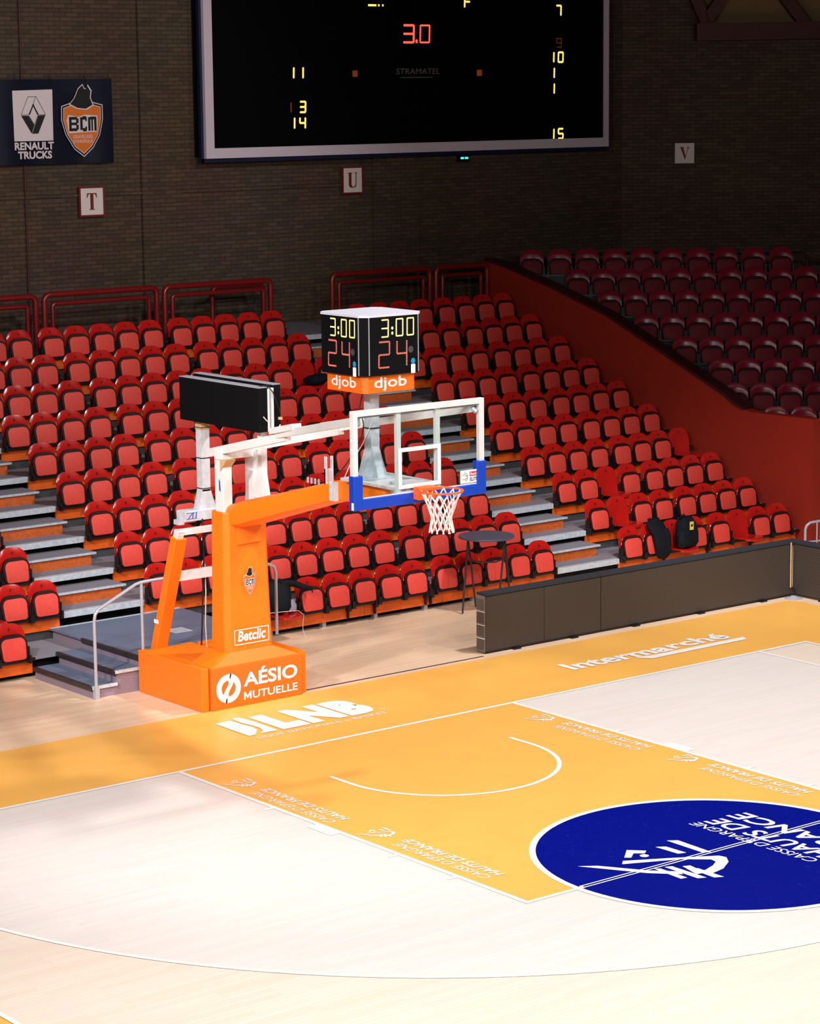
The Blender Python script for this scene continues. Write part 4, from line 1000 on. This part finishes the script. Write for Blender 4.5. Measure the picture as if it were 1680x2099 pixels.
# ================================================================== LED boards
def led_board(x0, x1, label, seams, first=False):
    t = thing('led_board', label, 'board', ((x0 + x1) / 2, 2.3, 0), 'perimeter boards beside the court')
    org = ((x0 + x1) / 2, 2.3, 0)
    q = lambda mb, n, m, **k: sp(mb, n, m, t, org, **k)
    q(MB().box(x0, x1, 2.27, 2.40, .03, .775), 'cabinet', 'ledk')
    xs = [x0] + seams + [x1]
    for a, b in zip(xs, xs[1:]): q(MB().box(a + .004, b - .004, 2.255, 2.272, .035, .765), 'screen_panel', 'led')
    q(MB().box(x0, x1, 2.25, 2.44, .775, .805), 'top_cap', 'ledk')
    q(MB().box(x0, x1, 2.252, 2.27, .015, .035), 'bottom_edge', 'black')
    for i in range(3 if x1 - x0 > 3 else 2):
        xx = x0 + (x1 - x0) * ((i + .5) / (3 if x1 - x0 > 3 else 2)); q(MB().box(xx - .06, xx + .06, 2.2, 2.45, 0, .018), 'foot', 'black')
    if first:
        q(MB().box(x0 - .012, x0, 2.265, 2.43, .02, .775), 'end_plate', 'tgrey')
        for z_ in (.2, .38, .56): q(MB().box(x0 - .02, x0 - .01, 2.26, 2.43, z_, z_ + .008), 'end_strip', 'print')
        for z_ in (.04, .22, .40, .58): q(MB().box(x0 - .016, x0 - .011, 2.28, 2.42, z_ + .01, z_ + .145), 'end_module', 'endm')
led_board(3.82, 5.86, 'brown-grey LED perimeter board nearest the hoop, with exposed end', [4.84], True)
led_board(5.865, 9.63, 'long brown-grey LED perimeter board between the first board and the corner', [])
t = thing('led_board', 'dark LED perimeter board turning along the sideline at the right edge', 'board', (9.7, 1.0, 0), 'perimeter boards beside the court')
tq = lambda mb, n, m: sp(mb, n, m, t, (9.7, 1.0, 0))
tq(MB().box(9.66, 9.79, -1.6, 2.27, .03, .775), 'cabinet', 'ledk'); tq(MB().box(9.645, 9.66, -1.6, 2.25, .035, .765), 'screen_panel', 'led'); tq(MB().box(9.64, 9.82, -1.6, 2.44, .775, .805), 'top_cap', 'ledk'); tq(MB().box(9.6, 9.85, 1.6, 1.72, 0, .018), 'foot', 'black')
po = thing('corner_post', 'thin yellowish corner post on a round metal foot', 'post', (9.50, 2.10, 0))
MB().lathe([(.13, 0), (.13, .012), (.05, .03), (.02, .05)], n=20).build('foot_disc', M['silver'], po, smooth=40)
MB().tube([(0, 0, .04), (0, 0, .16)], .022, 8).build('clamp', M['black'], po); MB().tube([(.06, .12, .14), (.06, .12, .80)], .011, 8).build('rod', M['timber'], po)

# ================================================================== bar table
bt = thing('bar_table', 'tall round table with dark grey top and thin folding legs behind LED board', 'table', (5.62, 4.38, 0))
MB().lathe([(.37, 1.055), (.395, 1.06), (.40, 1.075), (.395, 1.088), (.36, 1.092)], n=40).build('table_top', M['table'], bt, smooth=50)
for sd in (-1, 1):
    for fw in (-1, 1):
        tx, ty = sd * .26 * .785 + fw * .03 * .62, -sd * .26 * .62 + fw * .03 * .785
        bx_, by_ = sd * .25 * .785 + fw * (.10 * .785 + .24 * .62), -sd * .25 * .62 + fw * (-.10 * .62 + .24 * .785)
        MB().tube([(tx, ty, 1.055), (bx_, by_, .01)], .014, 8).build('leg', M['tleg'], bt, smooth=60)
MB().tube([(-.20, .16, .85), (-.18, .14, .74), (-.10, .08, .70), (.10, -.08, .70), (.18, -.14, .74), (.20, -.16, .85)], .013, 8).build('brace', M['tleg'], bt, smooth=60)

# ================================================================== clothes and bags on the seats
def blob(name, m, parent, rings, smooth=60):
    """lofted soft shape: rings of (cx, cy, cz, rx, ry) stacked by z"""
    n = 14; R_ = []
    for (cx_, cy_, cz_, rx, ry, ph) in rings:
        R_.append([(cx_ + rx * math.cos(2 * PI * k / n) * (1 + .10 * math.sin(3 * k + ph)), cy_ + ry * math.sin(2 * PI * k / n) * (1 + .12 * math.cos(2 * k + ph)), cz_ + .012 * math.sin(2 * k + ph)) for k in range(n)])
    return loft(R_).build(name, M[m], parent, smooth=smooth)
# jacket hanging over a front-row seat on the right
xj = 9.40; j1 = thing('jacket', 'dark navy jacket hung over a front-row seat beside the backpack', 'jacket', (xj + .06, Y1 - .05, Z1))
blob('body', 'cloth', j1, [(.02, -.10, -.06, .10, .03, 0), (.02, -.12, .0, .15, .05, 1), (.03, -.09, .15, .165, .06, 2), (.02, -.05, .30, .17, .065, 3), (.0, .02, .42, .19, .07, 4), (-.02, .05, .48, .17, .05, 5), (-.02, .06, .51, .08, .03, 5)])
blob('sleeve', 'cloth', j1, [(.10, -.13, -.02, .035, .03, 0), (.12, -.13, .10, .05, .035, 1), (.13, -.10, .25, .055, .04, 2), (.11, -.06, .38, .05, .04, 3)])
blob('collar', 'cloth', j1, [(-.03, .04, .46, .10, .06, 1), (-.03, .05, .52, .11, .06, 2), (-.03, .06, .535, .05, .03, 2)])
xb = 9.875; b1 = thing('backpack', 'black backpack with yellow tag standing on a lowered front-row seat', 'backpack', (xb + .03, Y1 - .2, Z1 + .07))
blob('body', 'cloth', b1, [(.03, 0, .0, .17, .11, 0), (.04, 0, .04, .20, .13, .5), (.05, .01, .2, .20, .13, 1), (.05, .03, .34, .185, .115, 1.5), (.05, .05, .43, .13, .08, 2), (.05, .06, .455, .05, .03, 2)])
blob('front_pocket', 'quilt', b1, [(-.10, -.10, .02, .13, .06, 0), (-.11, -.11, .10, .14, .07, 1), (-.10, -.10, .22, .13, .06, 2), (-.09, -.08, .29, .07, .03, 3)])
MB().box(-.02, .06, -.128, -.12, .27, .40).build('tag', M['yellow'], b1, bevel=.003); MB().lathe([(.022, 0), (.022, .002)], n=14).build('tag_mark', M['bblk'], b1)
b1.children[-1].rotation_euler = (R(90), 0, 0); b1.children[-1].location = (.02, -.128, .34)
MB().tube([(.02, -.06, .42), (.02, -.11, .43), (.02, -.125, .39)], .008, 6).build('strap', M['bblk'], b1)
MB().tube([(-.06, .05, .40), (-.10, .0, .47), (-.03, .0, .5), (.04, .03, .45)], .012, 6).build('handle', M['cloth'], b1, smooth=60)
# quilted jacket behind the hoop column
xq = 2.36; j2 = thing('jacket', 'black quilted jacket draped over front-row seats just right of the hoop column', 'jacket', (xq, Y1 - .05, Z1))
blob('body', 'quilt', j2, [(-.04, -.10, .10, .14, .10, 0), (-.03, -.10, .15, .17, .12, 1), (-.02, -.06, .28, .19, .11, 2), (.0, -.01, .40, .20, .09, 3), (.02, .03, .47, .17, .05, 4), (.02, .04, .50, .08, .02, 4)])
mbq = MB(); mbq.tube([(.03, .0, .45), (.16, .01, .46), (.27, -.03, .43), (.36, -.09, .37), (.44, -.13, .335), (.49, -.14, .325)], [.07, .065, .06, .055, .05, .04], 10); mbq.v = [(a, b * .8, .40 + (c - .40) * .75) for a, b, c in mbq.v]; mbq.build('sleeve', M['quilt'], j2, smooth=60)
MB().tube([(.47, -.14, .33), (.48, -.145, .29)], .01, 6).build('cuff_strap', M['bblk'], j2)
blob('lining', 'lining', j2, [(.12, -.16, .09, .07, .03, 0), (.13, -.16, .16, .06, .03, 1), (.13, -.14, .24, .02, .02, 2)])
cw = MB().tube([(-.3, -.22, .12), (-.1, -.30, .13), (.1, -.34, .12), (.17, -.36, .06), (.155, -.36, -.05), (.16, -.35, -.15), (.2, -.36, -.27), (.30, -.33, -.278)], .004, 6)
cw.build('charging_cable', M['cablew'], None, smooth=60, label='thin white cable hanging from the lowered front-row seat to the floor', category='cable').location = (xq, Y1 - .05, Z1)
# dark garment on the lowered seat high in the centre block
g1 = thing('jacket', 'black folded garment on a lowered seat near the shot clock, eighth row', 'jacket', (6.68 + .06, yk(8) - .2, zk(8) + .05))
blob('body', 'cloth', g1, [(.0, .02, .01, .14, .12, 0), (.02, .0, .05, .20, .15, 1), (.04, -.02, .10, .23, .15, 2), (.07, -.03, .15, .20, .10, 3), (.10, -.03, .18, .08, .04, 3)])
# crowd barrier at the far right
cb = thing('crowd_barrier', 'curved chrome barrier rail beside the red wall at right edge', 'barrier', (12.2, 4.0, 0))
mb = MB().tube([(-.42, 0, 0), (-.42, 0, .50), (-.40, -.01, .56), (-.34, -.03, .60), (-.2, -.06, .61), (1.2, -.5, .61)], .022, 8); mb.build('rail_tube', M['silver'], cb, smooth=60)
MB().tube([(-.22, -.06, 0), (-.22, -.06, .6)], .012, 8).build('bar', M['silver'], cb); MB().tube([(-.42, 0, .3), (1.2, -.5, .3)], .012, 8).build('bar', M['silver'], cb)
print('SEATS', nseat)
